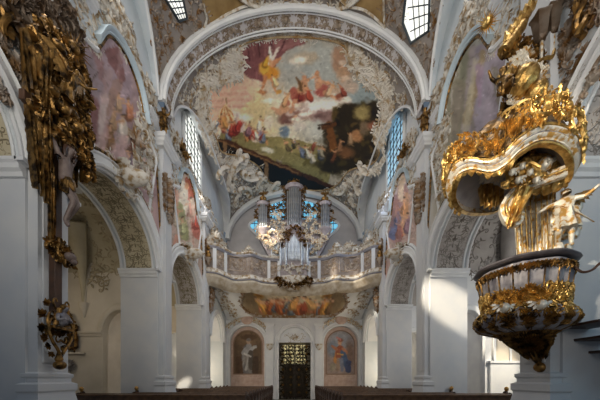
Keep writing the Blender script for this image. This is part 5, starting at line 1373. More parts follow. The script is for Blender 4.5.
for s in (-1, 1):
    m = M(); wing(m, (s*.04,.06,.78), (s*.34,.2,.98), (0,0,1), 7, .1, mx); m.build('wing', M_DGOLD, fa)
o = Orn(lambda u, v, h: Vector((-4.95+h, u, v)), 15, 2.4)
for i in range(60): u, v = o.r.uniform(5.05,6.4), o.r.uniform(6.6,8.8); o.cscroll(u, v, o.r.uniform(0,6), .36, 1, .13); o.palmette(u, v, o.r.uniform(0,6), .24, 5)
o.build('canopy_carving', M_DGOLD, gd)
# dark ornament over the canopy
o = Orn(wallmap(-1, 5.35), 17, 2.2)
for i in range(80): u = o.r.uniform(4.95, 6.5); v = 8.9+o.r.uniform(-.2, 1.8)-abs(u-5.6)*.3; o.cscroll(u, v, o.r.uniform(0,6), .45, 1, .12); o.palmette(u, v, o.r.uniform(0,6), .32, 5); o.sprig(u, v, o.r.uniform(0,6), .4, 1)
tag(o.build('pier_ornament', M_DSTUC), 'dark tangled gilt stucco ornament above the crucifix canopy, top left', 'ornament')
def sunburst(c, nrm, R, n, label, material, disc=.3, seed=2):
    e = empty('sunburst', c, label, 'sunburst'); N = Vector(nrm).normalized(); A = N.cross(Vector((0,0,1))).normalized(); B = A.cross(N); rr = random.Random(seed); c = Vector(c)
    m = M()
    for i in range(n):
        a = 2*PI*i/n; d = A*math.cos(a)+B*math.sin(a); t = A*-math.sin(a)+B*math.cos(a); l = R*(1 if i % 2 else .72)*rr.uniform(.9,1.1); w = R*.07
        m.add([c+d*R*.15-t*w, c+d*R*.15+t*w, c+d*l, c+d*R*.2+N*w*1.4, c+d*R*.15-N*w], [(0,3,2),(3,1,2),(1,4,2),(4,0,2)])
    m.build('rays', material, e)
    m = M(); m.blob(c, (R*disc,)*3, n=12, m=8); m.build('core', material, e); return e
sunburst((-4.95,5.95,9.08), (1,-.7,-.2), .42, 24, 'dark gilded star of rays at the top of the crucifix canopy', M_DGOLD)
sunburst((5.1,7.0,11.05), (-1,-.8,-.3), .36, 22, 'gilded star of rays over the frame of the right wall painting', M_GOLD)
# console under the crucifix with a sorrowing half figure
cs = empty('crucifix_console', (-5.1, 5.75, 1.9), 'gilt scrolled wall console holding a small half figure below the crucifix', 'console')
o = Orn(lambda u, v, h: Vector((-5.2+h*1.4, u, v)), 21, 2.0)
for s in (-1, 1):
    y0 = 5.75
    for pts, r_ in (([(.05,2.2),(.12,2.3),(.24,2.42),(.34,2.58),(.37,2.74),(.32,2.88),(.22,2.92),(.17,2.86),(.2,2.8)], .032), ([(.34,2.7),(.4,2.84),(.36,3.0),(.26,3.08),(.2,3.02),(.24,2.96)], .026), ([(.1,3.1),(.2,3.18),(.24,3.3),(.17,3.36),(.12,3.3)], .024), ([(.0,2.5),(.1,2.44),(.16,2.5),(.12,2.58)], .02)):
        m = M(); q_ = smooth_path([(-5.05, y0+s*u*.8, v) for u, v in pts], 5); m.tube(q_, [r_*(1.1-.5*i/len(q_)) for i in range(len(q_))], 6); o.add(m.v, m.f)
    for (u, v, z, a) in ((.3,2.5,.2,.2),(.38,2.7,.2,.0),(.38,2.95,.22,.6),(.2,2.36,.16,-.4),(.26,3.2,.18,1.0),(.12,2.22,.16,-1.0),(.24,2.92,.16,2.4),(.3,2.64,.16,2.6),(.1,2.7,.18,-1.5),(.05,2.9,.2,1.5)):
        o.palmette(y0+s*u*.74, v, a if s > 0 else PI-a, z*.85, 5)
o.build('scrolls', M_DGOLD, cs)
m = M(); m.lathe([(0,1.98),(.05,2.0),(.08,2.08),(.05,2.16),(.03,2.26)], 12, Matrix.Translation((-5.1,5.75,0))); m.blob((-5.08,5.75,1.95), (.12,.13,.1), n=12, m=6); m.build('drop', M_DGOLD, cs)
m = M(); m.box(-5.3,-5.0,5.5,6.0,2.72,2.78); m.build('shelf', M_DGOLD, cs, False)
J2 = dict(belly=(-5.05,5.75,2.78), chest=(-5.03,5.75,2.98), neck=(-5.0,5.75,3.1), head=(-4.97,5.77,3.17), crown=(-4.97,5.77,3.24), sh_l=(-5.02,5.86,3.04), el_l=(-4.98,5.92,2.9), wr_l=(-4.9,5.82,2.94), sh_r=(-5.02,5.64,3.04), el_r=(-4.98,5.58,2.9), wr_r=(-4.9,5.7,2.95))
E2 = [('belly','chest'),('chest','neck'),('neck','head'),('head','crown'),('chest','sh_l'),('sh_l','el_l'),('el_l','wr_l'),('chest','sh_r'),('sh_r','el_r'),('el_r','wr_r')]
vs, fs = skin_mesh(J2, E2, dict(belly=.13, chest=.11, neck=.035, head=.062, crown=.05, sh_l=.05, el_l=.04, wr_l=.025, sh_r=.05, el_r=.04, wr_r=.025), 2); m = M(); m.add(vs, fs); m.build('half_figure', M_MARBLE, cs)
m = M(); m.blob((-5.0,5.77,3.2), (.075,.085,.08), n=12, m=8); m.tube([(-5.02,5.68,3.16),(-5.04,5.64,3.0),(-5.06,5.62,2.8)], [.05,.06,.05], 6); m.tube([(-5.02,5.86,3.16),(-5.04,5.88,3.0),(-5.06,5.9,2.8)], [.05,.06,.05], 6); m.build('veil', M_DGOLD, cs)
# twisted gilt columns at the picture's upper corners
for s in (-1, 1):
    m = M()
    for k_ in range(2): m.tube([(s*5.38+.06*math.cos(z*9+k_*PI), 4.98+.06*math.sin(z*9+k_*PI), 8.1+z) for z in [i*.06 for i in range(60)]], .055, 6)
    tag(m.build('twisted_column', M_DGOLD), 'gilt rope-twist column at the upper %s corner' % ('left' if s < 0 else 'right'), 'column')
# wall painting of the nearest bay, only a corner of it in view
for s, lab in ((-1, 'corner of an ochre wall painting at the upper left edge'), (1, 'corner of an ochre wall painting at the upper right edge')):
    c = Canvas(60, 60, (150,122,84), 51); c.ell(20,20,30,20,(120,96,60),.8); c.ell(44,44,20,24,(110,70,80),.8); c.tex(12,.4); c.tex(4,.25)
    p = painted_poly('wall_painting', [(2.0,8.2),(4.85,8.2),(4.85,12),(2.0,12)], wallmap(s), .03, c, lambda u, v: ((u-2)*20, (12-v)*15), 30, None, False)
    tag(p, lab, 'wall painting'); o = Orn(wallmap(s), 55+s, 1.8); 
    for i in range(46): u, v = o.r.uniform(4.7,5.35), o.r.uniform(6.9,9.6); o.cscroll(u, v, o.r.uniform(0,6), .34, 1, .12); o.palmette(u, v, o.r.uniform(0,6), .24, 5); o.sprig(u, v, o.r.uniform(0,6), .34, 1)
    o.build('frame_relief', M_STUCB, p)

# ---------------------------------------------------------------- pulpit on the right pier
BX, BY = 4.93, 5.72
pu = empty('pulpit', (BX, BY, 1.8), 'grey marbled and gilt bulging pulpit basket hung on the right pier', 'pulpit')
def skew(z): t = max(0, min(1, (2.7-z)/.8)); return (.38*t, -.02*t)
prof = [(0,3.9),(.8,3.9),(.84,3.95),(.94,3.98),(.96,4.05),(.9,4.08),(.0,4.06)]
m = M(); m.lathe([(0.699,3.98),(0.791,3.97),(0.85,3.99),(0.87,4.02),(0.86,4.05),(0.810,4.06),(0.718,4.06)], 40, Matrix.Translation((BX,BY,0)), mod=lambda a, z: 1+.02*math.cos(8*a)); m.build('rim', mat('dark pulpit rim', L((70,66,70)), L((96,92,96)), .4, scale=5), pu)
flute = lambda a, z: 1+(.035*math.cos(20*a) if 3.15 < z < 3.88 else .06*math.cos(16*a) if 2.6 < z < 3.1 else .02*math.cos(8*a))
m = M(); m.lathe([(0.773,3.93),(0.773,3.86),(0.754,3.7),(0.727,3.5),(0.699,3.3),(0.681,3.16),(0.699,3.1),(0.773,3.04),(0.828,2.96),(0.846,2.86),(0.810,2.76),(0.718,2.68),(0.570,2.62)], 80, Matrix.Translation((BX,BY,0)), mod=flute, cfun=skew); m.build('basket', M_MARBLE, pu)
m = M(); m.lathe([(0.6,2.66),(0.45,2.58),(0.36,2.5),(0.29,2.4),(0.21,2.28),(0.15,2.18),(0.1,2.1),(0.07,2.02),(0.05,1.97)], 30, Matrix.Translation((BX,BY,0)), mod=lambda a, z: 1+.05*math.cos(8*a), cfun=skew); m.build('tail', M_DGOLD, pu)
m = M(); m.blob((BX+.38,BY-.02,1.9), (.13,.13,.11), n=14, m=8); m.build('drop_knob', M_DGOLD, pu)
def cyl(r0):   # relief map round the basket: u = angle*0.8, v = height
    import bisect
    pr = [(2.1,.12),(2.28,.22),(2.5,.36),(2.62,.5),(2.7,.73),(2.86,.85),(3.0,.82),(3.15,.7),(3.5,.73),(3.9,.8),(4.1,.87)]
    def f(u, v, h):
        a = u/.8; i = max(0, min(len(pr)-2, bisect.bisect([p[0] for p in pr], v)-1)); t = (v-pr[i][0])/(pr[i+1][0]-pr[i][0]); r = pr[i][1]+(pr[i+1][1]-pr[i][1])*t+h; sk_ = skew(v)
        return Vector((BX+sk_[0]+r*math.cos(a), BY+sk_[1]+r*math.sin(a), v))
    return f
cm = cyl(0)
o = Orn(cm, 31, 1.6)
for i in range(46):
    u = .8*(PI*.75+PI*1.15*i/45)
    o.cscroll(u, 3.2+.07*math.sin(i*.9), i*.8, .26, o.r.choice((1,-1)), .12); o.palmette(u, 3.24+.1*math.sin(i*.9), PI/2+o.r.uniform(-.8,.8), .2, 5)
    o.sprig(u, 3.1+.05*math.sin(i*2), o.r.uniform(0,6), .26, 1)
    if i % 3 == 0: o.cscroll(u, 3.36, o.r.uniform(0,6), .26, 1, .12)
    if i % 5 == 0: o.palmette(u, 3.0, -PI/2, .2, 5)
o.build('gilt_garland', M_GOLD, pu)
o = Orn(cm, 32, 1.5)
for i in range(50):
    u = .8*(PI*.7+PI*1.2*i/49); o.palmette(u, 3.87, -PI/2+o.r.uniform(-.3,.3), .12+.05*(i % 2), 5)
    if i % 4 == 1: o.stroke([(u,3.8),(u,3.35)], .014)
o.build('rim_fringe', M_DGOLD, pu)
o = Orn(cm, 33, 1.8)
for i in range(44):
    u = .8*(PI*.7+PI*1.2*i/43); o.cscroll(u, 2.66+.06*math.sin(i*1.7), i*1.1, .24, 1, .12); o.palmette(u, 2.52, -PI/2, .24, 5); o.palmette(u, 2.74, o.r.uniform(0,6), .2, 5); o.sprig(u, 2.9, o.r.uniform(0,6), .2, 1)
for v, n_ in ((2.38,12),(2.25,9)):
    for i in range(n_): u = .8*(PI*.7+PI*1.2*i/n_); o.cscroll(u, v, i, .24, 1, .13); o.palmette(u, v, -PI/2, .2, 5)
o.build('tail_carving', M_DGOLD, pu)
for (dx, px, py, Y) in ((0,542,305,4.9),(0,505,308,5.15)):
    p = P(px, py, Y); m = M(); m.blob(p, (.09,.09,.1), n=12, m=8); 
    for s in (-1, 1): wing(m, p+Vector((s*.05,0,-.02)), p+Vector((s*.15,.03,.07)), (0,0,1), 4, .05)
    m.build('cherub_head', M_SGOLD, pu)
# back wall drapery, striped white and gold
bk = empty('pulpit_backdrop', P(533,260,5.4), 'white and gold striped carved curtain hanging between the pulpit and its canopy', 'curtain')
m = M(); T0 = [P(512,192,5.75), P(530,190,5.5), P(556,186,5.15)]; B0 = [P(517,260,5.75), P(533,258,5.45), P(556,254,5.15)]
drape(m, T0, B0, 60, 20, 7, .035, (-.7,-.7,0), 3, thick=.05); m.build('curtain', M_SGOLD, bk)
m = M()
for k_ in range(8):
    t = (k_+.5)/8; a = T0[0].lerp(T0[2], t); b = B0[0].lerp(B0[2], t); off = Vector((-.05,-.05,0)); m.tube([a+off, a.lerp(b,.5)+off*1.3, b+off], .012, 6)
m.build('gold_stripe', M_GOLD, bk)
m = M(); pth = [Vector(q_) for q_ in smooth_path([tuple(P(*q_)) for q_ in ((566,171,4.72),(550,177,4.82),(534,183,4.95),(520,189,5.05),(510,198,5.12),(505,209,5.15),(509,220,5.15),(516,222,5.15),(518,214,5.15))], 6)]
fr_ = []
for i, p in enumerate(pth):
    d = (pth[min(i+1,len(pth)-1)]-pth[max(i-1,0)]).normalized(); a_ = Vector((-.35,-.93,0)); a_ = (a_-d*a_.dot(d)).normalized(); fr_.append((p, a_, d.cross(a_)))
m.sweep([(-.06,-.09),(.03,-.09),(.06,-.05),(.03,-.01),(.07,.04),(.05,.09),(-.06,.09)], fr_); m.build('lower_cornice', M_SGOLD, bk)
m = M(); m.tube([p+f[1]*.07 for p, f in zip(pth, [(0, f[1]) for f in fr_])], .018, 6); m.build('cornice_bead', M_GOLD, bk)
m = M(); drape(m, [P(505,196,5.3), P(520,186,5.0), P(535,188,4.9)], [P(500,212,5.3), P(508,228,5.1), P(516,222,5.0)], 26, 14, 4, .04, (-.6,-.8,0), 5, thick=.04, crumple=.01)
drape(m, [P(528,188,5.05), P(548,182,4.9), P(566,177,4.8)], [P(530,194,5.1), P(548,194,5.0), P(568,186,4.9)], 26, 14, 4, .04, (-.5,-.8,0), 6, thick=.04, crumple=.01); m.build('valance', M_GOLD, bk)
pa = angel('pulpit_angel', P(566,248,4.95), 1.12, -PI*.25, 'spread', 'white and gold angel standing on the pulpit edge at the right pier', 'statue', None, M_SGOLD, True, M_SGOLD, 1.4, 1.15, wmat=M_DGOLD, ws=.8)
m = M(); rr = random.Random(8)
for i in range(16): p = P(rr.uniform(553,582), rr.uniform(195,250), rr.uniform(4.95,5.1)); m.blob(p, (.09,.07,.1), n=8, m=6, jit=.2, rng=rr)
m.build('cloud', M_SGOLD, pa)
# canopy
ca = empty('pulpit_canopy', (4.6, 5.3, 5.4), 'swirling gilt and white pulpit canopy with grey underside above the basket', 'canopy')
LP = [(452,187,5.4),(458,172,5.15),(472,165,4.95),(492,168,4.75),(507,160,4.6),(520,147,4.48),(538,137,4.42),(556,138,4.42),(569,148,4.5),(572,164,4.66),(566,178,4.9),(545,184,5.3),(522,188,5.7),(506,200,6.0),(494,208,6.15),(476,210,6.1),(461,207,5.85),(453,198,5.6)]
loop = [Vector(p) for p in smooth_path([tuple(P(*q_)) for q_ in LP], 5, True)]
cc = Vector((4.4,5.3,5.75)); nL = len(loop)
def lframe(k_):
    d = (loop[(k_+1) % nL]-loop[k_-1]).normalized(); out = Vector((loop[k_].x-cc.x, loop[k_].y-cc.y, 0)); out = (out-d*out.dot(d)).normalized(); return loop[k_], out, Vector((0,0,1))
fr = [lframe(k_) for k_ in range(nL)]
m = M(); m.sweep([(-.06,-.08),(.03,-.08),(.03,-.05),(.07,-.03),(.085,.0),(.05,.02),(.1,.05),(.11,.09),(-.06,.09)], fr, closed=True); m.build('cornice', M_SGOLD, ca)
m = M(); m.sweep([(.04,-.0),(.075,.0),(.075,.025),(.04,.025)], fr, closed=True); m.build('dark_band', M_GREYRAIL, ca)
m = M(); m.sweep([(.1,.08),(.125,.085),(.125,.12),(.09,.12)], fr, closed=True); m.sweep([(-.08,-.12),(.02,-.125),(.03,-.105),(-.06,-.09)], fr, closed=True); m.build('gilt_bead', M_GOLD, ca)
m = M(); vs = []; rings = [(1.0,.0),(.8,.12),(.5,.22),(.2,.27)]
for s_, dz in rings: vs += [cc+(p-cc)*s_+Vector((0,0,dz-.06)) for p in loop]
vs.append(cc+Vector((0,0,.22)))
fs = [(r_*nL+i, r_*nL+(i+1) % nL, (r_+1)*nL+(i+1) % nL, (r_+1)*nL+i) for r_ in range(3) for i in range(nL)] + [(3*nL+i, 3*nL+(i+1) % nL, 4*nL) for i in range(nL)]
m.add(vs, fs); m.build('underside', mat('canopy underside grey', L((150,150,158)), L((176,174,180)), .6, scale=4), ca)
m = M(); vs = []; rings = [(1.06,.15),(.98,.32),(.84,.5),(.68,.72),(.5,.92),(.3,1.05),(.1,1.1)]
for q_, (s_, dz) in enumerate(rings): vs += [cc+Vector(((p-cc).x*s_*(1+.03*math.sin(i*1.05)), (p-cc).y*s_*(1+.03*math.sin(i*1.05)), (p-cc).z*max(0,1-q_*.25)+dz)) for i, p in enumerate(loop)]
fs = [(r_*nL+i, r_*nL+(i+1) % nL, (r_+1)*nL+(i+1) % nL, (r_+1)*nL+i) for r_ in range(6) for i in range(nL)]; fs.append(tuple(6*nL+i for i in range(nL)))
m.add(vs, fs); m.build('domed_top', M_DGOLD, ca)
m = M(); rr = random.Random(12)      # lambrequin tongues hanging from the rim
for k_ in range(0, nL, 2):
    if not (loop[k_].x < 3.75): continue
    p, out, up = fr[k_]; d = (loop[(k_+1) % nL]-loop[k_-1]).normalized(); l = .13 if k_ % 4 else .09
    p = p+out*.02+Vector((0,0,-.1)); vs = [p-d*.06, p+d*.06, p+d*.055-up*l*.6+out*.03, p-up*l+out*.01, p-d*.055-up*l*.6+out*.03, p-up*l*.45+out*.06, p-up*l*.4-out*.02]
    m.add(vs, [(0,1,5),(1,2,5),(2,3,5),(3,4,5),(4,0,5),(1,0,6),(2,1,6),(3,2,6),(4,3,6),(0,4,6)])
m.build('lambrequin', M_GOLD, ca)
def rimmap(u, v, h):
    x = (u % 1.0)*nL; i = int(x); t = x-i; p, a, _ = fr[i % nL]; p2, a2, _ = fr[(i+1) % nL]; return p.lerp(p2, t)+a.lerp(a2, t)*(.12+h)+Vector((0,0,v))
o = Orn(lambda u, v, h: rimmap(u/7.0, v, h), 41, 1.6)
for i in range(46):
    u = 7.0*i/46; o.cscroll(u, .24+o.r.uniform(-.05,.2), o.r.uniform(0,6), .3, o.r.choice((1,-1)), .13); o.palmette(u, .24+o.r.uniform(-.05,.25), o.r.uniform(0,6), .22, 5)
    o.sprig(u, .3+o.r.uniform(-.1,.2), o.r.uniform(0,6), .34, o.r.choice((1,-1)))
o.build('rim_carving', M_GOLD, ca)
# dove under the canopy
dv = P(491,178,5.35); m = M(); m.blob(dv, (.07,.13,.06), n=12, m=8); m.blob(dv+Vector((-.01,-.15,.02)), (.045,.05,.045))
db = empty('carved_dove', dv, 'white carved dove hanging under the pulpit canopy', 'dove'); m.build('body', M_PUTTO, db)
for s in (-1, 1):
    m = M(); wing(m, dv+Vector((s*.04,0,.02)), dv+Vector((s*.24,.03,.1)), (0,-.6,.6), 5, .07); m.build('wing', M_PUTTO, db)
# relief inside the arched front: golden head in clouds
m = M(); rr = random.Random(14); hc = P(545,164,4.78); m.blob(hc, (.11,.1,.13), n=14, m=10); m.blob(hc+Vector((-.03,-.1,-.02)), (.025,.03,.03)); cb = m.build('cherub_head', M_SGOLD, ca)
m = M()
for i in range(22): a = 2*PI*i/22; m.blob(hc+Vector((.2*math.cos(a)*1.4, .06, .17*math.sin(a))), (.08,.06,.07), n=8, m=6, jit=.2, rng=rr)
m.build('cloud_wreath', M_GOLD, cb)
m = M(); rg2 = random.Random(33)
for i in range(70):
    px_ = rg2.uniform(506, 564); top_ = 150-14*math.sin(PI*min(1,max(0,(px_-506)/58))) ; p = P(px_, rg2.uniform(top_+14, 186-.1*(px_-506)), rg2.uniform(4.85,5.05)); m.blob(p, (rg2.uniform(.05,.1),.06,rg2.uniform(.04,.09)), n=8, m=6, jit=.25, rng=rg2)
m.build('cloud_relief', M_GOLD, ca)
for px_, py_ in ((512,172),(522,166),(530,172),(553,160),(536,180),(518,180)): m = M(); p = P(px_, py_, 4.8); m.blob(p, (.05,.05,.07), n=10, m=7); wing(m, p, p+Vector((.1,.02,.08)), (0,0,1), 4, .05); m.build('small_cherub', M_SGOLD, ca)
m = M(); drape(m, [P(505,160,4.95),P(530,142,4.85),P(550,140,4.8),P(568,156,4.85)], [P(508,186,5.2),P(530,182,5.1),P(548,178,5.05),P(564,172,5.0)], 40, 14, 7, .03, (-.2,-1,0), 5, thick=.03, crumple=.015); m.build('gilt_backing', M_DGOLD, ca)
for s in (-1, 1):
    pass
    m = M(); wing(m, hc+Vector((s*.08,.0,-.06)), hc+Vector((s*.34,.04,.06)), (0,0,1), 6, .08); m.build('wing', M_GOLD, cb)
m = M(); drape(m, [P(478,186,5.6), P(490,184,5.5), P(504,190,5.6)], [P(480,204,5.6), P(490,208,5.5), P(502,204,5.6)], 30, 12, 5, .05, (-.3,-1,0), 7, thick=.04, crumple=.01); m.build('gathered_cloth', M_GOLD, ca)
# open gilt basket, ribbed balls, plume and figures piled on the canopy
bs = P(517,138,5.05); e = empty('gilt_basket', bs, 'round open gilt basket of woven straps on top of the pulpit canopy', 'basket')
m = M()
for i in range(14):
    a = 2*PI*i/14
    for s in (-1, 1): m.tube([bs+Vector((r_*math.cos(a+s*z*1.6), r_*math.sin(a+s*z*1.6), z)) for z, r_ in ((.0,.16),(.1,.28),(.25,.34),(.4,.3),(.5,.18),(.55,.05))], .018, 5)
m.build('straps', M_GOLD, e)
m = M(); m.blob(bs+Vector((0,0,.26)), (.27,.27,.24), n=14, m=8); m.build('core', M_DGOLD, e)
m = M(); m.tube([bs+Vector((.3*math.cos(a), .3*math.sin(a), .4+.02*math.sin(6*a))) for a in [2*PI*i/30 for i in range(31)]], .03, 6); m.build('hoop', M_GOLD, e)
def ribball(px, py, Y, r, lab, tilt):
    p = P(px, py, Y); mx = MX(p, .4, 1, tilt, .4); m = M(); m.lathe([(0,-r*1.15),(r*.5,-r*1.0),(r*.85,-r*.6),(r,0),(r*.85,r*.6),(r*.5,r*1.0),(0,r*1.2)], 40, mx, mod=lambda a, z: 1+.05*math.cos(10*a)); tag(m.build('ribbed_globe', M_GOLD), lab, 'globe')
ribball(523,82,5.35,.25,'large ribbed gilt globe on the pulpit top','x' and .5); ribball(536,93,5.3,.17,'smaller ribbed gilt globe below the large one on the pulpit top',.9); ribball(505,78,5.5,.16,'gilt ball at the left shoulder of the pulpit top',.3)
cr = empty('canopy_scrollwork', P(540,110,5.3), 'tangled gilt scrolls and foliage crowning the pulpit canopy', 'ornament')
o = Orn(lambda u, v, h: P(u, v, 5.5-h-.004*(v-60)), 45, .012)
o = Orn(lambda u, v, h: Vector((4.1+u, 5.62-h-.35*max(0,1-v)*.9, 6.3+v)), 45, 2.2)
for i in range(70):
    v = o.r.uniform(0,1.0)**1.2*2.4; u = .75+o.r.uniform(-1,1)*(.55-.14*v)+.02*v; z = o.r.uniform(.24,.44); o.cscroll(u, v, o.r.uniform(0,6), z, 1, .13); o.palmette(u, v, o.r.uniform(0,6), z*.7, 5); o.sprig(u, v, o.r.uniform(0,6), z, 1)
o.build('crown_scrolls', M_DGOLD, cr)
o = Orn(lambda u, v, h: Vector((4.1+u, 5.45-h-.35*max(0,1-v)*.9, 6.3+v)), 46, 2.0)
for i in range(26):
    v = o.r.uniform(0,2.2); u = .7+o.r.uniform(-1,1)*(.5-.14*v); z = o.r.uniform(.24,.38); o.cscroll(u, v, o.r.uniform(0,6), z, 1, .13); o.palmette(u, v, o.r.uniform(0,6), z*.7, 5)
o.build('pale_scrolls', M_SGOLD, cr)
m = M(); a, b = P(503,52,5.6), P(531,8,5.6); d = (b-a)
for i in range(12):
    t = i/11; p = a+d*t*.85; s_ = (-1)**i; q_ = p+d*.2+Vector((.16*s_*(1-t*.5), -.05, .1)); m.tube([p, p.lerp(q_,.5)+Vector((0,-.05,0)), q_], [.06,.07,.02], 6)
m.tube([a, a+d*.5+Vector((.05,-.05,0)), b], [.12,.1,.03], 8); tag(m.build('gilt_plume', M_GOLD), 'tall gilt palm plume leaning right at the top of the pulpit', 'plume')
angel('canopy_angel', P(503,100,5.3), .95, -PI*.15, 'sit', 'dark gilt putto seated at the left of the pulpit top', 'statue', 'pulpit putti', M_DGOLD, False, None, 1.3, 1.35)
angel('canopy_angel', P(552,128,4.9), .7, PI*.1, 'sit', 'small gilt putto seated at the right of the pulpit top', 'statue', 'pulpit putti', M_DGOLD, True, None, 1.3, 1.35)
# two dark tasselled banner heads above the pulpit
for i, (px, py) in enumerate(((541,62),(553,55))):
    b = P(px, py, 5.5); e = empty('banner_staff', b, ('shorter' if i == 0 else 'taller')+' of two dark carved staffs standing above the pulpit', 'staff', 'banner staffs above the pulpit')
    m = M(); m.tube([b, b+Vector((.02,0,.5))], .03, 6); m.build('shaft', M_SGOLD, e)
    m = M(); m.lathe([(.03,.42),(.08,.45),(.1,.52),(.12,.7),(.14,.86),(.17,.9),(.17,.95),(.1,1.0),(.05,1.06),(0,1.1)], 10, Matrix.Translation(b), mod=lambda a, z: 1+.15*math.cos(5*a)); m.build('carved_head', M_DSTUC, e)
m = M(); m.tube(smooth_path([tuple(P(*q_)) for q_ in ((533,70,5.5),(538,62,5.45),(546,58,5.45),(552,57,5.45),(554,50,5.5))], 4), .035, 6); tag(m.build('gilt_hook', M_GOLD), 'curved gilt hook beneath the two dark staffs above the pulpit', 'hook')
# pulpit stair on the pier side
st = empty('pulpit_stair', (6.0, 5.1, 0), 'dark wooden cantilevered stair treads rising to the pulpit at the right edge', 'stairs')
for i in range(5):
    x0 = 5.42+i*.3; z = 2.72-i*.25; m = M(); m.box(x0, x0+.62, 4.72, 5.44, z-.05, z); m.build('tread', M_DWOOD, st, False, bevel=.01)
m = M(); m.tube(smooth_path([tuple(P(*q_)) for q_ in ((574,266,5.0),(582,272,4.95),(592,270,4.9),(602,262,4.85),(612,262,4.8))], 5), .022, 6); tag(m.build('rope_handrail', M_DWOOD), 'brown rope handrail looping beside the pulpit', 'handrail')

# ---------------------------------------------------------------- pews
def make_pew(x0, x1, y, knob, label, group):
    """faces the choir; x0 = aisle end"""
    a, b = min(x0,x1), max(x0,x1); e = empty('church_pew', ((a+b)/2, y, 0), label, 'pew', group)
    m = M(); m.box(a, b, y, y+.05, .12, 1.06); m.build('backrest', M_WOOD, e, False)
    m = M(); m.box(a-.02, b+.02, y-.05, y+.1, 1.06, 1.12); m.build('top_rail', M_WOOD, e, False, bevel=.015)
    m = M(); m.box(a, b, y-.42, y, .42, .47); m.build('seat', M_WOOD, e, False, bevel=.01)
    m = M(); m.box(a, b, y+.05, y+.25, .82, .85); m.build('book_shelf', M_WOOD, e, False)
    m = M(); m.box(a, b, y+.12, y+.25, .14, .2); m.build('kneeler', M_WOOD, e, False)
    for x in (x0, x1):
        prof = [(-.45,.12),(.12,.12),(.14,.24),(.1,.5),(.12,.8),(.15,1.0),(.13,1.14),(.05,1.2),(-.03,1.17),(-.08,1.05),(-.14,.85),(-.28,.66),(-.42,.6),(-.46,.4)]
        m = M(); m.prism([(y+q_[0], q_[1]) for q_ in smooth_path(prof, 3, True)], lambda u, v, h: Vector((x-.035+h, u, v)), 0, .07); ep = m.build('pew_end', M_DWOOD, e, False)
        sgn = 1 if x == max(x0,x1) else -1
        o = Orn(lambda u, v, h: Vector((x+sgn*(.03+h), y+u, v)), 3, 1.0)
        o.cscroll(-.05, .85, PI/2, .5, 1, .12); o.cscroll(-.2, .4, 1.0, .4, -1, .12); o.palmette(0, .6, PI/2, .25, 5); o.sprig(-.1, .2, PI/2, .4); o.build('carving', M_DWOOD, ep)
    if knob:
        m = M(); m.lathe([(0,1.1),(.03,1.12),(.025,1.18),(.06,1.22),(.075,1.28),(.06,1.34),(.0,1.37)], 10, Matrix.Translation((x1, y, 0))); m.build('finial', mat('brass finial', L((190,150,90)), None, .3, .8), e)
    return e
rows = [9.05, 9.85, 10.6, 11.5, 12.4, 13.3, 14.2, 15.1, 16.0, 16.9, 17.8, 18.7, 19.6]
ORD = ['first','second','third','fourth','fifth','sixth','seventh','eighth','ninth','tenth','eleventh','twelfth','thirteenth']
for side, nm in ((-1,'left'),(1,'right')):
    for i, y in enumerate(rows):
        wide = y < 10.65 or 12.2 < y < 15.3
        make_pew(side*1.62, side*(7.9 if y < 10.3 else 6.3 if y < 10.65 else 6.9 if wide else 4.95), y, y < 10.65, 'dark oak pew in the %s block, %s row from the camera' % (nm, ORD[i]), 'pews in the %s block' % nm)
# raised wooden platform under the pews
for side in (-1, 1):
    m = M(); m.box(side*1.5, side*5.1, 8.4, 20.4, 0, .1); tag(m.build('pew_platform', M_WOOD, None, False), 'low wooden platform under the %s block of pews' % ('left' if side < 0 else 'right'), 'platform')

# ---------------------------------------------------------------- things on the chapel walls
ep = empty('framed_epitaph', (-9.2, 11.0, 2.9), 'small dark gilt framed epitaph on the left chapel wall beside the console', 'epitaph')
m = M(); m.box(-9.45,-8.98,10.93,11.05,2.95,3.85); m.build('panel', M_DWOOD, ep, False)
m = M(); 
for a in ((-9.48,-9.4,2.92,3.88),(-9.03,-8.95,2.92,3.88),(-9.48,-8.95,2.88,2.97),(-9.48,-8.95,3.82,3.9)): m.box(a[0],a[1],10.88,10.95,a[2],a[3])
m.build('frame', M_DGOLD, ep, False)
o = Orn(ymap(10.9), 12, 1.5)
for (x, z) in ((-9.35,3.95),(-9.22,4.1),(-9.08,3.95),(-9.22,4.25),(-9.45,3.6),(-8.97,3.6),(-9.45,3.2),(-8.97,3.2),(-9.3,2.85),(-9.1,2.85)): o.cscroll(x, z, x*9+z, .22, 1, .13); o.palmette(x, z, PI/2, .16, 5)
o.build('carving', M_DGOLD, ep)
m = M(); m.blob((-9.22,10.88,3.5), (.1,.06,.18)); m.blob((-9.22,10.86,3.76), (.06,.05,.07)); m.build('bust', M_STUCG, ep)
o = Orn(ymap(10.98), 13, 1.5)
for k_ in range(6): a = 2*PI*k_/6; o.palmette(-9.25+.05*math.cos(a), 2.2+.1*math.sin(a), a, .22, 5)
o.dot(-9.25, 2.2, .1, .05)
tag(o.build('wall_cross', M_STUCG), 'small grey carved cross on the left chapel wall below the epitaph', 'cross')
m = M(); m.box(-9.7,-8.7,10.9,11.05,2.68,2.76); tag(m.build('wall_ledge', M_CREAM, None, False), 'narrow stone ledge under the epitaph in the left chapel', 'ledge')
pn = empty('wall_panelling', (8.8, 11.0, 0), 'pale panelled wainscot on the right chapel wall behind the pews', 'panelling')
m = M(); m.box(8.1,9.75,10.92,11.06,0,2.3); m.box(8.05,9.8,10.86,11.06,2.3,2.4); m.build('board', M_WHITE, pn, False)
m = M(); m.box(8.3,9.6,10.98,11.06,2.4,3.6); m.build('upper_panel', M_CREAM, pn, False)
m = M(); 
for x in (8.3,8.95,9.6): m.box(x-.04,x+.04,10.93,11.0,2.4,3.6)
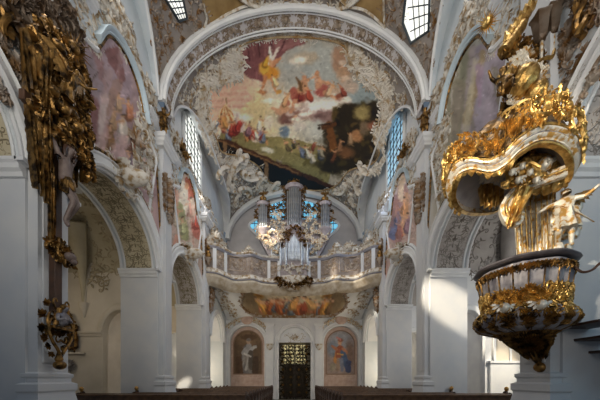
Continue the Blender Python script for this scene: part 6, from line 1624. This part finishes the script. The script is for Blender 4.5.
m.box(8.26,9.64,10.93,11.0,3.55,3.66); m.build('moulding', M_WHITE, pn, False)
# ================================================================ camera, light, world
cam = bpy.data.cameras.new('camera'); co = bpy.data.objects.new('camera', cam); COL.objects.link(co)
co.location = (0, 0, EZ); co.rotation_euler = (PI/2, 0, 0)
cam.sensor_width = 36; cam.lens = 36*F/600; cam.shift_x = (300-VX)/600; cam.shift_y = (VY-200)/600
cam.clip_start = .05; cam.clip_end = 200
sc = bpy.context.scene; sc.camera = co
w = bpy.data.worlds.new('daylight'); sc.world = w; w.use_nodes = True
bg = w.node_tree.nodes['Background']; bg.inputs['Color'].default_value = (*L((190,212,236)), 1); bg.inputs['Strength'].default_value = .2
def area(name, loc, aim, sx_, sy_, power, col):
    l = bpy.data.lights.new(name, 'AREA'); l.shape = 'RECTANGLE'; l.size = sx_; l.size_y = sy_; l.energy = power; l.color = col
    o = bpy.data.objects.new(name, l); COL.objects.link(o); o.location = loc
    o.rotation_euler = (Vector(aim)-Vector(loc)).to_track_quat('-Z', 'Y').to_euler(); return o
def spot(name, loc, aim, angle, power, col, blend=.4, size=.15):
    l = bpy.data.lights.new(name, 'SPOT'); l.spot_size = math.radians(angle); l.energy = power; l.color = col; l.spot_blend = blend; l.shadow_soft_size = size
    o = bpy.data.objects.new(name, l); COL.objects.link(o); o.location = loc
    o.rotation_euler = (Vector(aim)-Vector(loc)).to_track_quat('-Z', 'Y').to_euler(); return o
WARM = L((255,236,206)); COOL = L((206,226,255)); NEUT = L((250,246,240))
cw = area('choir_uplight_fill', (0, -4, 6), (0, 14, 13.5), 9, 6, 460, L((255,246,232))); cw.data.spread = math.radians(95)  # added warm uplight brightening the vault in place of floor bounce
area('right_pier_cool_fill', (9, .3, 6), (6.2,5.4,4), 2, 3, 70, L((176,214,232)))  # invented cool lamp that tints the right pier's front face teal
area('clerestory_light_left', (-4.6, 14.5, 13.2), (3, 16, 8), 2.4, 2.6, 260, NEUT)
area('clerestory_light_right', (4.6, 14.5, 13.2), (-3, 16, 8), 2.4, 2.6, 170, COOL)
area('clerestory_light_near_left', (-5.3, 4.5, 14.0), (3, 10.7, 4), 3, 2.4, 330, NEUT)
area('clerestory_light_near_right', (5.3, 4.5, 14.0), (-4, 10.7, 4), 3, 2.4, 230, NEUT)
area('chapel_window_left', (-9.6, 8.5, 4.4), (-6, 9.5, 4), 2, 2.6, 26, WARM)
area('chapel_window_right', (9.6, 8.0, 4.4), (6, 9.5, 4), 2, 2.6, 110, NEUT)
area('chapel_window_left_far', (-9.6, 13.7, 4.4), (-6, 14.5, 4), 2, 2.6, 50, WARM)
area('chapel_window_right_far', (9.6, 13.7, 4.4), (6, 14.5, 4), 2, 2.6, 80, NEUT)
area('under_gallery_fill_left', (-8.0, 18.9, 2.6), (0, 19.8, 6.2), 2, 3, 165, WARM)  # added lamp lifting the dim space under the gallery, no window behind it
area('under_gallery_fill_right', (8.0, 18.9, 2.6), (0, 19.8, 6.2), 2, 3, 185, WARM)  # matching added fill from the right-hand bay
SUN = L((255,240,214))
def sunspot(name, src, aim, ang, p): return spot(name, src, aim, ang, p, SUN, .7, .12)
sunspot('sunbeam_pier', (-5.0, 4.5, 12.5), P(452,306,10.7), 7, 26000)
sunspot('sunbeam_gallery', (-4.9, 14.2, 13.6), P(356,285,17.2), 10, 6000)
sunspot('sunbeam_organ', (-4.9, 14.2, 14.6), P(268,234,18.7), 14, 8000)
sunspot('sunbeam_left_pier', (5.0, 6.0, 12.5), P(184,384,15.7), 2.2, 30000)
sunspot('sunbeam_chapel', (9.4, 7.2, 5.5), P(500,372,10.9), 22, 1600)
sunspot('sunbeam_pulpit', (-4.9, .6, 7.0), P(520,185,5.0), 24, 6000)
sc.view_settings.view_transform = 'Standard'; sc.view_settings.look = 'None'; sc.view_settings.gamma = 1; sc.view_settings.use_curve_mapping = False
sc.view_settings.exposure = -0.2
